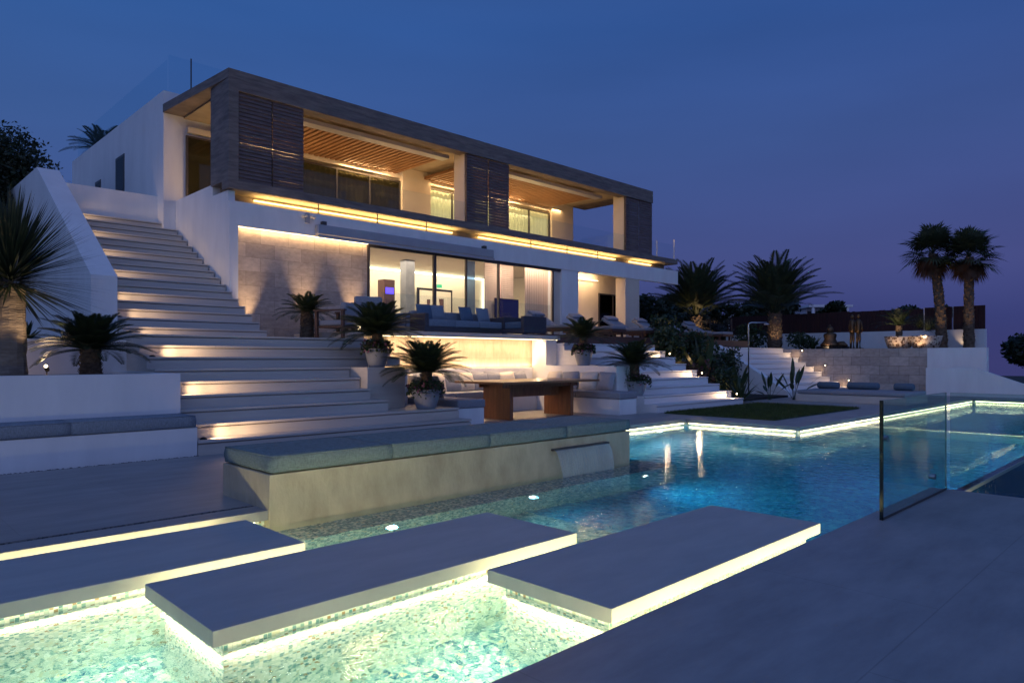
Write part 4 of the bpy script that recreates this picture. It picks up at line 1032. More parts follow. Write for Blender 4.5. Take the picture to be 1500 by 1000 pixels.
# fan palms
def fan_palm(label, loc, h, tr, rad, lean):
    t = thing('fan_palm', label, 'palm tree', loc, 0, group='tall fan palms')
    trunk_mb(h, tr * 1.15, tr * 0.85, rings=30, rough_=0.15, lean=lean, scales=120).build('trunk', 'bark', t)
    m = MB(); dd = MB(); top = Vector((lean[0], lean[1], h))
    for i in range(40):
        tt = i / 40; az = i * 2.399963; el = R(80 - 150 * tt + random.uniform(-8, 8)); dead = tt > 0.70
        pl_ = rad * (0.50 if not dead else 0.25) * random.uniform(0.85, 1.15)
        d = Vector((math.cos(az) * math.cos(el), math.sin(az) * math.cos(el), math.sin(el)))
        side = Vector((-math.sin(az), math.cos(az), 0)); c = top + d * pl_
        mm = dd if dead else m
        mm.add([top - side * 0.02, top + side * 0.02, c + side * 0.012, c - side * 0.012], [(0, 1, 2, 3)])
        up = side.cross(d).normalized()
        nb = 26; fr_ = rad * 0.56 * (1 if not dead else 0.9)
        for k in range(nb):
            a = (k / (nb - 1) - 0.5) * R(250 if not dead else 90)
            bd = (d * math.cos(a) + side * math.sin(a) + up * (0.12 * math.cos(a * 3) - 0.05)).normalized()
            L = fr_ * (0.62 + 0.45 * math.cos(a * 0.6)) * random.uniform(0.85, 1.1)
            wv = bd.cross(up).normalized() * (fr_ * 0.045)
            mid = c + bd * L * 0.6; tip = c + bd * L + Vector((0, 0, -0.18 * L * (1 + (1 if dead else 0))))
            mm.add([c, mid - wv, tip, mid + wv], [(0, 1, 2, 3)])
    m.build('crown', 'palm', t); dd.build('dry_skirt', 'deadpalm', t)
    return t
fan_palm('taller fan palm on the left of the pair behind the red fence', (30.05, 7.42, 1.5), 3.65, 0.17, 1.22, (0.02, 0.30))
fan_palm('shorter fan palm on the right of the pair behind the red fence', (30.1, 6.55, 1.5), 3.4, 0.16, 1.15, (-0.05, -0.02))
spot('tree_light', (29.4, 7.2, 1.6), (0.18, 0.06, 1), 60, WARM, 50)
spot('tree_light', (29.4, 6.4, 1.6), (0.18, 0.03, 1), 40, WARM, 50)

# leafy trees / shrubs
def blob_leaves(m, c, rx, ry, rz_, n, s):
    c = Vector(c)
    for i in range(n):
        d = Vector((random.gauss(0, 1), random.gauss(0, 1), random.gauss(0, 1))).normalized()
        rr = random.uniform(0.35, 1.0) ** 0.5 * (1 + 0.35 * noise.noise(d * 2.2 + c))
        p_ = c + Vector((d.x * rx, d.y * ry, d.z * rz_)) * rr
        q = Matrix.Rotation(random.uniform(0, 6.28), 3, Vector((random.uniform(-1, 1), random.uniform(-1, 1), random.uniform(-1, 1))).normalized())
        ss = s * random.uniform(0.6, 1.3)
        m.add([p_ + q @ Vector(v) * ss for v in ((-1, 0, 0), (0, -0.55, 0), (1, 0, 0.1), (0, 0.55, 0))], [(0, 1, 2, 3)])
def tree(label, loc, h, rad, n=5000, s=0.12, nb=9, cat='tree', group=None, mat='tree', name='garden_tree'):
    t = thing(name, label, cat, loc, 0, group=group)
    tm = MB(); m = MB()
    tm.tube([(0, 0, -0.5), (0.03 * rad, 0.02 * rad, h * 0.35), (0, 0, h * 0.7)], [rad * 0.09, rad * 0.07, rad * 0.03], 8)
    for i in range(nb):
        a = i * 2.4; rr = rad * random.uniform(0.25, 0.72); z = h * random.uniform(0.48, 0.9)
        c = (rr * math.cos(a), rr * math.sin(a), z); br = rad * random.uniform(0.32, 0.5)
        tm.tube([(0, 0, h * 0.32), (c[0] * 0.5, c[1] * 0.5, (h * 0.32 + z) / 2 + 0.1), c], [rad * 0.045, rad * 0.03, rad * 0.01], 6)
        blob_leaves(m, c, br, br, br * 0.75, n // nb, s)
    tm.build('trunk', 'bark', t); m.build('crown', mat, t)
    return t
# dark pines behind the stairs on the left: direction of px 0..115
tree('tall dark pine at the far left behind the white stair wall', (3.0, 21.8, 1.4), 6.3, 2.2, 26000, 0.055, 18, group='dark trees left of the house')
tree('lower dark pine between the far left pine and the house', (4.15, 26.3, 1.6), 5.0, 1.75, 20000, 0.06, 16, group='dark trees left of the house')
tree('dark tree leaning in from the left edge behind the dragon tree', (1.6, 20.5, 1.3), 5.3, 2.1, 20000, 0.055, 16, group='dark trees left of the house')
cycad('dark palm showing above the roofline of the white side wall', (6.75, 26.5, 7.2), 1.1, 0.95, 0.15, n=30, group='roof palm')

def tree_px(label, x, y, z0_, h, rad, n=9000, s=0.11, group='dark trees beyond the garden'):
    return tree(label, (x, y, z0_), h, rad, n, s, 10, group=group)
tree_px('dark bushy tree right behind the porch column', 27.5, 19.0, -0.5, 4.9, 2.4)
tree_px('dark tree behind the left date palm', 31, 19.5, -0.5, 5.0, 2.5)
tree_px('dark tree between the two date palms', 32, 17.0, -0.5, 4.7, 2.1)
tree_px('bushy dark tree right behind the lit date palm trunk', 34, 16.2, -0.5, 4.9, 1.7)
tree_px('dark cypress-like tree rising above the fence behind the standing statue', 38, 14.2, -0.5, 5.1, 1.0)
tree_px('round dark shrub top behind the fence left of the patterned pots', 38, 11.3, -0.5, 4.6, 1.3)
tree_px('round dark tree top behind the two patterned pots', 38, 10.2, -0.5, 4.6, 1.3)
tree_px('dark bush at the right edge beyond the white wall', 34, 4.4, -1.5, 3.4, 1.9)
tree_px('dark low tree in the right corner of the view past the diagonal wall', 33.5, 2.6, -2.5, 3.9, 1.8)
tree_px('distant dark tree left of the distant white villa', 44, 21.0, -1, 5.4, 2.2)

# garden bed between right stairs and garden stairs
struct(MB().box(16.95, 21.0, 9.3, 13.0, 0.0, 0.06).box(16.95, 20.95, 11.0, 13.4, 0.06, 1.1).build('planting_bed', 'soil'))
def shrub(label, loc, rx, rz_, n, s=0.05, mat='shrub', grp='shrubs beside the right stairs'):
    t = thing('shrub', label, 'shrub', loc, 0, group=grp)
    m = MB(); tm = MB()
    for i in range(5):
        a = i * 2.4 + rx; c = (rx * 0.45 * math.cos(a), rx * 0.45 * math.sin(a), rz_ * random.uniform(0.45, 0.75))
        tm.tube([(0, 0, 0), (c[0] * 0.6, c[1] * 0.6, c[2] * 0.6), c], [0.02, 0.014, 0.006], 5)
        blob_leaves(m, c, rx * 0.55, rx * 0.55, rz_ * 0.42, n // 5, s)
    tm.build('stem', 'bark', t); m.build('foliage', mat, t)
    return t
shrub('tall leafy shrub right of the top of the right stairs', (17.5, 11.3, 0.9), 0.55, 1.1, 1300, 0.07)
shrub('flowering shrub beside the middle lamp of the right stairs', (17.35, 10.2, 0.0), 0.45, 1.0, 1000, 0.05, 'flower')
shrub('dense dark shrub behind the shower pole', (19.6, 11.6, 0.8), 0.7, 1.2, 1500, 0.07)
shrub('low bush at the foot of the right stairs behind the last lamp', (17.9, 9.9, 0.0), 0.45, 0.8, 1000, 0.05)
shrub('round bush between the right stairs and the shower', (18.6, 10.7, 0.0), 0.6, 1.4, 1500, 0.06)
shrub('dark shrub against the sloping wall of the garden stairs', (20.4, 11.0, 0.1), 0.5, 1.3, 1200, 0.06)
shrub('tall narrow shrub beside the end of the sun lounger deck', (19.0, 12.4, 1.0), 0.6, 1.5, 1400, 0.07)
shrub('spreading shrub at the foot of the lit date palm', (27.2, 11.5, 1.5), 0.6, 0.6, 900, 0.06, grp='plants on the garden wall')
shrub('clipped green bush left of the date palm trunk', (27.0, 13.5, 1.5), 0.8, 1.1, 1200, 0.07, grp='plants on the garden wall')
point('garden_light', (17.3, 9.75, 0.15), 3.5, WARM)
point('garden_light', (17.6, 10.9, 1.0), 2.5, WARM)
point('garden_light', (18.7, 10.1, 0.15), 1.5, WARM)

def strap_plant(label, loc, n, L, wd, mat, grp, up=70, bend=0.4, petiole=0.0, name='strap_plant'):
    t = thing(name, label, 'plant', loc, random.uniform(0, 6), group=grp)
    m = MB()
    for i in range(n):
        az = i * 2.399963; tt = i / n; el = R(88 - (88 - up * 0.4) * tt); LL = L * random.uniform(0.75, 1.1)
        d = Vector((math.cos(az) * math.cos(el), math.sin(az) * math.cos(el), math.sin(el))); side = Vector((-math.sin(az), math.cos(az), 0))
        prev = None; p_ = Vector((0.03 * math.cos(az), 0.03 * math.sin(az), 0)); k = 7
        for j in range(k + 1):
            s_ = j / k
            if petiole and s_ < petiole: w_ = 0.008
            else: u = (s_ - petiole) / (1 - petiole); w_ = wd * math.sin(math.pi * min(1, 0.12 + 0.88 * u)) ** 0.8
            a, c = p_ - side * w_, p_ + side * w_
            if prev: m.add([prev[0], prev[1], c, a], [(0, 1, 2, 3)])
            prev = (a, c); p_ = p_ + d * LL / k; d = (d + Vector((0, 0, -bend / k))).normalized()
    m.build('leaves', mat, t)
    return t
strap_plant('left bird-of-paradise plant in front of the garden stairs', (19.35, 9.1, 0), 9, 0.95, 0.055, 'shrub', 'leafy plants by the lawn', 60, 0.5, 0.45, 'bird_of_paradise')
strap_plant('right taller bird-of-paradise plant beside the daybed', (19.9, 8.65, 0), 13, 1.15, 0.06, 'shrub', 'leafy plants by the lawn', 55, 0.6, 0.45, 'bird_of_paradise')
strap_plant('spiky strap-leaved plant behind the lowest lamp of the right stairs', (17.7, 9.15, 0), 34, 0.72, 0.035, 'shrub', 'leafy plants by the lawn', 30, 0.7)
strap_plant('low aloe in the bed under the travertine terrace wall palm', (27.0, 11.0, 1.53), 26, 0.6, 0.03, 'shrub', 'plants on the garden wall', 30, 0.4)
strap_plant('small agave among the boulders of the upper left bed', (2.1, 12.3, 1.42), 24, 0.35, 0.03, 'cyc', 'plants in the upper left bed', 30, 0.3)
strap_plant('dark low plant near the tall white stair wall', (2.75, 12.5, 1.42), 26, 0.30, 0.03, 'cyc', 'plants in the upper left bed', 30, 0.3)
strap_plant('tall banana-like plant with broad leaves beside the top of the right stairs', (18.0, 10.4, 0.3), 11, 1.5, 0.10, 'shrub', 'broad-leaved plants in the shrub bed', 62, 0.5, 0.35, 'banana_plant')
strap_plant('broad-leaved plant just left of the shower pole', (18.9, 9.9, 0.0), 10, 1.2, 0.09, 'shrub', 'broad-leaved plants in the shrub bed', 60, 0.55, 0.35, 'banana_plant')

# lawn
ln = MB()
LX0, LX1, LY0, LY1 = 12.95, 17.4, 6.0, 8.45
ln.box(LX0, LX1, LY0, LY1, 0.002, 0.02)
for i in range(26000):
    x = random.uniform(LX0 - 0.02, LX1 + 0.02); y = random.uniform(LY0 - 0.02, LY1 + 0.02); a = random.uniform(0, 3.14); h = random.uniform(0.025, 0.065); w_ = 0.005
    dx, dy = math.cos(a) * w_, math.sin(a) * w_
    ln.add([(x - dx, y - dy, 0.018), (x + dx, y + dy, 0.018), (x + random.uniform(-0.015, 0.015), y + random.uniform(-0.015, 0.015), 0.018 + h)], [(0, 1, 2)])
o = ln.build('lawn', 'grass'); o['kind'] = 'stuff'; o['label'] = 'dark green lawn patch beside the pool corner'

# ================================================================== RIGHT GARDEN
tag(MB().box(26.2, 26.5, 6.90, 14.5, -0.1, 1.53).build('garden_wall', 'travx'), 'travertine block retaining wall behind the daybed', 'wall')
tag(MB().box(26.2, 26.5, 5.22, 6.89, -0.1, 1.53).build('garden_wall', 'plaster'), 'white rendered end of the retaining wall right of the travertine blocks', 'wall')
tag(MB().add([(x, y, z) for x in (25.4, 25.6) for (y, z) in ((6.72, -0.1), (6.72, 0.88), (5.35, 0.88), (3.2, 0.06), (-4, 0.06), (-4, -0.1))],
            [(0, 1, 2, 3, 4, 5), (11, 10, 9, 8, 7, 6)] + [(i, i + 6, (i + 1) % 6 + 6, (i + 1) % 6) for i in range(6)]).build('garden_wall', 'plaster'),
    'white wall sloping down to the right edge beyond the pool', 'wall')
struct(MB().box(26.5, 30.4, 6.2, 19, 0.5, 1.525).box(21.0, 26.2, 13.4, 19, 0.5, 1.525).build('upper_terrace', 'soil'))
tag(MB().box(30.5, 30.75, 6.12, 16.5, 0.5, 2.27).build('boundary_wall', 'plaster'), 'low white boundary wall under the red fence', 'wall')
fe = thing('fence', 'dark red timber fence on top of the white boundary wall', 'fence', (30.62, 6.14, 2.2))
m = MB(); y = 0.0
gaps = [0.48, 0.52, 1.15, 1.19, 1.62, 1.66]
segs = [(0.0, 0.42), (0.47, 1.02), (1.07, 1.60), (1.66, 2.0)]
yy = 0.03
for (a, c) in segs:
    m2 = MB(); n = max(2, int((c - a) / 0.09))
    for i in range(n):
        m2.box(-0.02, 0.02, a + (c - a) * i / n + 0.004, a + (c - a) * (i + 1) / n - 0.003, 0.07, 0.95)
    m2.build('panel', 'fence', fe)
    MB().box(0.025, 0.055, c + 0.005, c + 0.04, 0, 0.95).build('post', 'steel', fe)
m2 = MB(); k = 0
yv = 2.05
while yv < 10.2:
    m2.box(-0.02, 0.02, yv + 0.002, yv + 0.11, 0.07, 0.93 + random.uniform(-0.015, 0.015)); yv += 0.115
m2.build('panel', 'fence', fe)
# garden wall lamps
for i, (y, z) in enumerate(((9.63, 2 * RIS + 0.05), (10.45, 5 * RIS + 0.06), (11.3, 8 * RIS + 0.08))):
    f = thing('wall_lamp', ['lowest wall lamp beside the garden stairs', 'middle wall lamp beside the garden stairs', 'top wall lamp beside the garden stairs'][i], 'wall lamp', (26.19, y - 0.25, z), group='wall lamps by the garden stairs')
    MB().box(-0.02, 0, -0.05, 0.05, -0.03, 0.03).build('housing', 'black', f); MB().ball((-0.03, 0, 0), 0.022).build('bulb', 'bulb', f)
    spot('wall_light', (26.13, y - 0.25, z), (-0.5, 0.5, -0.35), 14, WARM2, 150, 0.9)
# daybed
db = thing('daybed', 'low pale blue daybed platform in front of the travertine wall', 'daybed', (20.2, 7.0, 0))
MB().box(-0.85, 0.95, -1.45, 1.35, 0, 0.20).build('base', 'step', db, bevel=0.01)
MB().box(-0.83, 0.93, -1.43, 1.33, 0.21, 0.31).build('mattress', 'greycush', db, smooth=True, bevel=0.03, seg=3)
for (x, y, l_, lab) in ((20.75, 8.0, 0.30, 'slate blue bolster at the left end of the daybed'), (20.9, 7.1, 0.42, 'long slate blue bolster in the middle of the daybed'), (20.9, 6.05, 0.25, 'dark small box cushion at the right end of the daybed')):
    m = MB().tube([(0, -l_, 0), (0, -l_ + 0.04, 0), (0, l_ - 0.04, 0), (0, l_, 0)], [0.07, 0.10, 0.10, 0.07], 14)
    o = m.build('bolster', 'bluecush', smooth=True, at=(x, y, 0.41)); tag(o, lab, 'cushion', 'cushions on the daybed')
# outdoor shower
sh = thing('outdoor_shower', 'slim steel outdoor shower pole with bent arm beside the shrubs', 'shower', (19.85, 10.0, 0))
MB().tube([(0, 0, 0), (0, 0, 2.2), (0.02, -0.02, 2.24), (0.06, -0.06, 2.26), (0.38, -0.38, 2.26)], 0.02, 10).build('pole', 'steel', sh, smooth=True)
MB().lathe((0.38, -0.38, 2.20), [(0.08, 0), (0.08, 0.02), (0.02, 0.05)], 16).build('shower_head', 'steel', sh)
# patterned pots with plants
def basket_pot(label, loc, pr, ph):
    t = thing('patterned_pot', label, 'planter', loc, 0, group='patterned pots on the garden wall')
    MB().lathe((0, 0, 0), [(pr * 0.70, 0), (pr * 0.78, 0.03), (pr * 0.98, ph * 0.7), (pr, ph * 0.9), (pr * 1.04, ph), (pr * 0.92, ph), (pr * 0.9, ph - 0.06)], 28).build('pot', 'basket', t, smooth=True)
    MB().lathe((0, 0, ph - 0.07), [(pr * 0.9, 0), (pr * 0.9, 0.02)], 20).build('soil', 'soil', t)
    return t
t = basket_pot('left wide patterned pot holding a small cycad with a bare trunk', (27.0, 7.98, 1.53), 0.46, 0.42)
trunk_mb(0.42, 0.11, 0.10, rings=8, rough_=0.15, scales=30).build('trunk', 'bark', t, at=(0, 0, 0.38))
cycad_crown(0.85, 24, 18, R(10)).build('crown', 'cyc', t, at=(0, 0, 0.8))
t = basket_pot('right wide patterned pot holding a bushy spiky yucca', (27.0, 7.15, 1.53), 0.50, 0.42)
m = MB()
for q in range(5):
    cx_, cy_, cz_ = 0.22 * math.cos(q * 1.3), 0.22 * math.sin(q * 1.3), 0.22 + 0.10 * (q % 3)
    for i in range(90):
        az = i * 2.4; el = R(85 - 95 * i / 90); L = random.uniform(0.38, 0.55); d = Vector((math.cos(az) * math.cos(el), math.sin(az) * math.cos(el), math.sin(el))); sd = Vector((-math.sin(az), math.cos(az), 0)) * 0.012
        c = Vector((cx_, cy_, cz_)); m.add([c - sd, c + sd, c + d * L + Vector((0, 0, -0.05))], [(0, 1, 2)])
m.build('crown', 'yucca', t, at=(0, 0, 0.4))
spot('pot_light', (26.3, 8.15, 1.85), (0.62, -0.1, 0.72), 34, WARM2, 60)
spot('pot_light', (26.3, 7.05, 1.85), (0.65, 0.05, 0.45), 30, WARM2, 60)
spot('pot_light', (26.25, 7.9, 1.56), (0.6, 0.05, 0.8), 8, WARM2, 110)
spot('pot_light', (26.3, 7.2, 1.58), (0.6, 0.0, 0.8), 8, WARM2, 110)
spot('wall_light', (30.18, 6.75, 1.57), (0.55, 0, 0.8), 7, WARM2, 80)
# statues
sb = thing('buddha_bust', 'seated bronze figure statue with a lit back on the garden wall', 'statue', (27.0, 10.35, 1.53))
MB().box(-0.42, 0.42, -0.55, 0.35, 0, 0.10).build('plinth', 'black', sb)
MB().lathe((0, 0, 0.10), [(0.33, 0), (0.35, 0.07), (0.25, 0.17), (0.20, 0.28), (0.235, 0.40), (0.22, 0.47), (0.08, 0.53), (0.06, 0.60)], 18).ball((0, 0, 0.72), 0.12, 14, 10, sz=1.2).ball((0, 0, 0.88), 0.045).build('figure', 'bronze', sb, smooth=True)
MB().tube([(0, -0.3, 0.14), (0.1, -0.45, 0.18), (0, -0.6, 0.12)], [0.14, 0.12, 0.05], 10).build('knee', 'bronze', sb, smooth=True)
spot('statue_light', (26.45, 10.3, 1.56), (0.5, 0.05, 0.4), 10, WARM2, 90)
ss = thing('standing_statue', 'tall slim bronze statue of a standing pair on the garden wall', 'statue', (27.1, 9.48, 1.53))
MB().box(-0.15, 0.15, -0.24, 0.24, 0, 0.03).build('plinth', 'black', ss)
for sy_, nm in ((-0.11, 'figure'), (0.11, 'figure')):
    MB().tube([(0, sy_ - 0.05, 0.02), (0, sy_ - 0.045, 0.35), (0, sy_ - 0.02, 0.62)], [0.035, 0.045, 0.06], 8).tube([(0, sy_ + 0.05, 0.02), (0, sy_ + 0.045, 0.35), (0, sy_ + 0.02, 0.62)], [0.035, 0.045, 0.06], 8)\
        .tube([(0, sy_, 0.58), (0, sy_, 0.78), (0, sy_, 1.02), (0, sy_, 1.10)], [0.085, 0.065, 0.09, 0.035], 10).ball((0, sy_, 1.19), 0.062, 12, 9, sz=1.25)\
        .tube([(0, sy_ - 0.09, 1.02), (0.02, sy_ - 0.12, 0.80), (0.03, sy_ - 0.10, 0.60)], [0.03, 0.025, 0.02], 7).tube([(0, sy_ + 0.09, 1.02), (0.02, sy_ + 0.12, 0.80), (0.03, sy_ + 0.10, 0.60)], [0.03, 0.025, 0.02], 7).build(nm, 'bronze', ss, smooth=True)
spot('statue_light', (26.45, 9.48, 1.56), (0.5, 0.0, 0.6), 10, WARM2, 80)

# ================================================================== WOODEN SUN DECK
dk = thing('sun_deck', 'raised dark timber deck carrying the row of sun loungers', 'deck', (18.7, 12.6, 1.58))
m = MB(); 
for i in range(16): m.box(-5.58, 5.6, -0.29 + i * 0.135, -0.29 + i * 0.135 + 0.130, 0.20, 0.235)
m.build('boards', 'darkwood', dk)
MB().box(-5.58, 5.6, -0.33, -0.30, 0.0, 0.235).build('fascia', 'darkwood', dk)
MB().box(-5.5, 5.5, -0.28, 2.2, -0.02, 0.19).build('joists', 'darkwood', dk)
tag(MB().box(13.0, 24.2, 12.33, 13.39, 0.8, 1.575).build('deck_wall', 'plaster'), 'white wall under the front of the timber sun deck', 'wall')
fr = thing('timber_portal', 'warmly lit timber end frame at the right end of the sun deck', 'screen', (21.0, 11.9, 0.7))
MB().box(-0.05, 0.05, -0.03, 0.05, 0, 0.95).build('post', 'slatwood', fr)
MB().box(-0.9, 0.05, -0.03, 0.05, 0.955, 1.02).build('beam', 'slatwood', fr)
point('garden_light', (21.1, 11.6, 0.9), 3, WARM)
def lounger(mat='greycush'):
    t = thing('sun_lounger', 'x', 'sun lounger', (0, 0, 0), group='sun loungers in a row on the timber deck')
    m = MB().box(-0.36, 0.36, -0.95, -0.90, 0.16, 0.23).box(-0.36, 0.36, 0.90, 0.95, 0.16, 0.23).box(-0.36, -0.32, -0.899, 0.899, 0.16, 0.23).box(0.32, 0.36, -0.899, 0.899, 0.16, 0.23)
    m.build('frame', 'darkwood', t)
    for x in (-0.33, 0.33):
        for y in (-0.8, 0.8): MB().box(x - 0.03, x + 0.03, y - 0.03, y + 0.03, 0, 0.158).build('leg', 'darkwood', t)
    MB().box(-0.34, 0.34, -0.95, 0.10, 0.235, 0.33).build('mattress', mat, t, smooth=True, bevel=0.025, seg=3)
    a = R(28); c, s = math.cos(a), math.sin(a)
    bk = MB().box(-0.34, 0.34, 0, 0.85, 0, 0.095); bk.v = [(x, 0.11 + y * c - z * s, 0.235 + y * s + z * c) for x, y, z in bk.v]
    bk.build('backrest', mat, t, smooth=True, bevel=0.025, seg=3)
    hp = MB().box(-0.28, 0.28, 0.62, 0.86, 0.10, 0.17); hp.v = [(x, 0.11 + y * c - z * s, 0.235 + y * s + z * c) for x, y, z in hp.v]
    hp.build('headrest', 'pillow2', t, smooth=True, bevel=0.025, seg=3)
    return t
lg0 = lounger()
LBL = ['sun lounger nearest the house in front of the last glass door', 'sun lounger behind the potted palm on the nook wall', 'sun lounger before the dark porch window', 'sun lounger beside the white porch column', 'sun lounger just right of the house', 'farthest sun lounger at the right end of the deck']
for i, x in enumerate((15.1, 16.9, 18.65, 20.35, 21.95, 23.5)):
    o = lg0 if i == 0 else copy_tree(lg0)
    o.location = (x, 13.55, 1.815); o['label'] = LBL[i]; o.rotation_euler = (0, 0, R(random.uniform(-4, 4)))
# glass fence behind loungers
gf = thing('glass_fence', 'glass safety fence behind the last sun loungers', 'fence', (24.4, 14.6, 1.53))
for i in range(4): MB().box(-0.006, 0.006, -1.6 + i * 0.9, -0.75 + i * 0.9, 0.05, 1.15).build('glass_panel', 'balglass', gf)
for i in range(5): MB().box(-0.012, 0.012, -1.65 + i * 0.9, -1.62 + i * 0.9, 0, 1.15).build('post', 'frame', gf)
# terrace glass rail above the ledge
rl = thing('terrace_balustrade', 'frameless glass rail along the stone ledge in front of the outdoor sofa', 'balustrade', (10.6, 12.3, T))
for i in range(3): MB().box(-2.3 + i * 1.75, -0.57 + i * 1.75, -0.006, 0.006, 0.005, 0.82).build('glass_panel', 'balglass', rl)

# ================================================================== TERRACE FURNITURE
def sofa(name, label, loc, w_, d_, cmat, fmat, nseat, rz=0, hb=0.62, group=None):
    t = thing(name, label, 'sofa' if nseat > 1 else 'armchair', loc, rz, group)
    MB().box(-w_ / 2, w_ / 2, -d_ / 2, d_ / 2, 0.10, 0.20).build('frame', fmat, t, bevel=0.004)
    for x in (-w_ / 2 + 0.05, w_ / 2 - 0.05):
        for y in (-d_ / 2 + 0.05, d_ / 2 - 0.05): MB().box(x - 0.03, x + 0.03, y - 0.03, y + 0.03, 0, 0.098).build('leg', fmat, t)
    for s in (-1, 1): MB().box(s * (w_ / 2 - 0.06) - 0.055, s * (w_ / 2 - 0.06) + 0.055, -d_ / 2, d_ / 2, 0.203, 0.52).build('arm', fmat, t, bevel=0.006)
    sw_ = (w_ - 0.25) / nseat
    for i in range(nseat):
        x0 = -w_ / 2 + 0.125 + i * sw_
        MB().box(x0 + 0.005, x0 + sw_ - 0.005, -d_ / 2, d_ / 2 - 0.2, 0.205, 0.38).build('seat_cushion', cmat, t, smooth=True, bevel=0.03, seg=3)
        MB().box(x0 + 0.01, x0 + sw_ - 0.01, d_ / 2 - 0.22, d_ / 2 - 0.04, 0.385, hb).build('back_cushion', cmat, t, smooth=True, bevel=0.04, seg=3)
    MB().box(-w_ / 2 + 0.11, w_ / 2 - 0.11, d_ / 2 - 0.035, d_ / 2, 0.203, 0.56).build('back_frame', fmat, t)
    return t
sofa('outdoor_sofa', 'long grey outdoor sofa with blue cushions in front of the glass doors', (11.55, 13.75, T), 2.7, 0.9, 'cushion', 'frame', 3, 0)
for i, (x, c) in enumerate(((10.55, 'bluecush'), (10.95, 'cushion'), (11.9, 'bluecush'), (12.5, 'cushion'))):
    o = pillow_mb(0.44, 0.40, 0.15).build('pillow', c, smooth=True, at=(x, 13.78, T + 0.58)); o.rotation_euler = (R(-18), 0, R(random.uniform(-8, 8)))
    tag(o, ['blue pillow at the left end of the outdoor sofa', 'grey pillow second from the left on the outdoor sofa', 'blue pillow right of the middle of the outdoor sofa', 'grey pillow at the right end of the outdoor sofa'][i], 'pillow', 'pillows on the outdoor sofa')
sofa('armchair', 'dark blue block armchair seen end-on behind the upper potted palm', (9.60, 14.0, T), 0.75, 0.85, 'bluecush', 'bluecush', 1, R(0), 0.55)
sofa('armchair', 'dark armchair at the right end of the outdoor sofa with its back to the lounger', (13.15, 12.9, T), 0.85, 0.85, 'bluecush', 'frame', 1, R(-90), 0.55)
def wood_chair(label, loc, rz):
    t = thing('lounge_chair', label, 'chair', loc, rz, group='teak lounge chairs')
    for x in (-0.34, 0.34):
        for y in (-0.34, 0.34): MB().box(x - 0.03, x + 0.03, y - 0.03, y + 0.03, 0, 0.60).build('leg', 'darkwood', t)
        MB().box(x - 0.045, x + 0.045, -0.40, 0.40, 0.602, 0.635).build('armrest', 'darkwood', t)
    MB().box(-0.34, 0.34, -0.36, 0.36, 0.26, 0.30).build('seat_frame', 'darkwood', t)
    MB().box(-0.30, 0.30, -0.36, 0.28, 0.305, 0.42).build('seat_cushion', 'greycush', t, smooth=True, bevel=0.03, seg=3)
    MB().box(-0.30, 0.30, 0.22, 0.36, 0.425, 0.78).build('back_cushion', 'greycush', t, smooth=True, bevel=0.04, seg=3)
    return t
wood_chair('teak lounge chair nearest the sago palm at the travertine wall', (7.75, 13.0, T - 0.19), R(200))
wood_chair('teak lounge chair partly hidden by the upper potted palm', (8.55, 13.3, T), R(160))
for i, (x, y) in enumerate(((8.05, 12.75), (8.5, 12.75))):
    f = thing('lantern', ['left small glowing lantern under the teak chairs', 'right small glowing lantern under the teak chairs'][i], 'lantern', (x, y, T), group='small lanterns on the terrace')
    MB().box(-0.07, 0.07, -0.07, 0.07, 0, 0.02).box(-0.07, 0.07, -0.07, 0.07, 0.16, 0.175).build('frame', 'inner', f)
    MB().tube([(0, 0, 0.021), (0, 0, 0.12)], 0.03, 10).build('candle', 'led_cream', f)
# travertine uplights
for x, pw_ in ((6.62, 210), (7.96, 210), (9.26, 210)):
    f = thing('ground_spot', {6.62: 'ground spotlight at the left end of the travertine wall', 7.96: 'ground spotlight behind the sago palm', 9.26: 'ground spotlight behind the teak chairs'}[x], 'spotlight', (x, 14.78, D + 0.002 if x < 7.7 else T), group='ground spots on the travertine wall')
    MB().lathe((0, 0, 0), [(0.05, 0), (0.05, 0.015), (0.03, 0.018)], 14).build('housing', 'black', f)
    MB().lathe((0, 0, 0.019), [(0.028, 0), (0.028, 0.002)], 14).build('lens', 'bulb', f)
    spot('wall_light', (x, 14.78, f.location.z + 0.05), (0, 0.06, 1), pw_, WARM2, 46, 1.0)

# ================================================================== INTERIOR
tv = thing('television', 'wall-mounted black television with a blue glow behind the glass doors', 'television', (15.45, 15.9, 2.45))
MB().box(-0.52, 0.52, 0, 0.04, 0, 0.62).build('casing', 'black', tv); MB().box(-0.5, 0.5, -0.004, -0.001, 0.02, 0.60).build('screen', emis('tv_screen', (0.01, 0.008, 0.05), 0.8), tv)
MB().box(-0.05, 0.05, 0.041, 0.1, -0.65, 0.5).build('stand', 'black', tv)
cu = MB()
for i in range(90):
    x = 15.9 + 1.05 * i / 89; y_ = 15.55 + 0.03 * math.sin(i * 0.9); cu.v += [(x, y_, T), (x, y_, 4.32)]
for i in range(89): cu.f.append((2 * i, 2 * i + 2, 2 * i + 3, 2 * i + 1))
tag(cu.build('curtain', 'curtain', smooth=True), 'long pale pink curtain at the right end of the living room', 'curtain')
bd = MB()
for i in range(42): bd.box(14.6, 15.85, 16.02, 16.05, T + 0.06 * i, T + 0.06 * i + 0.05)
tag(bd.build('window_blind', 'curtain'), 'slatted pale blind behind the television', 'blind')
area('room_light', (15.8, 15.3, 4.25), (0.1, 0.5, -1), 2.2, 0.1, 60, (1.0, 0.64, 0.48))  # lamp added in front of the curtain to brighten it
pc = thing('picture', 'large framed picture with two dark figures on the rear wall of the living room', 'picture', (15.85, 20.05, 2.35))
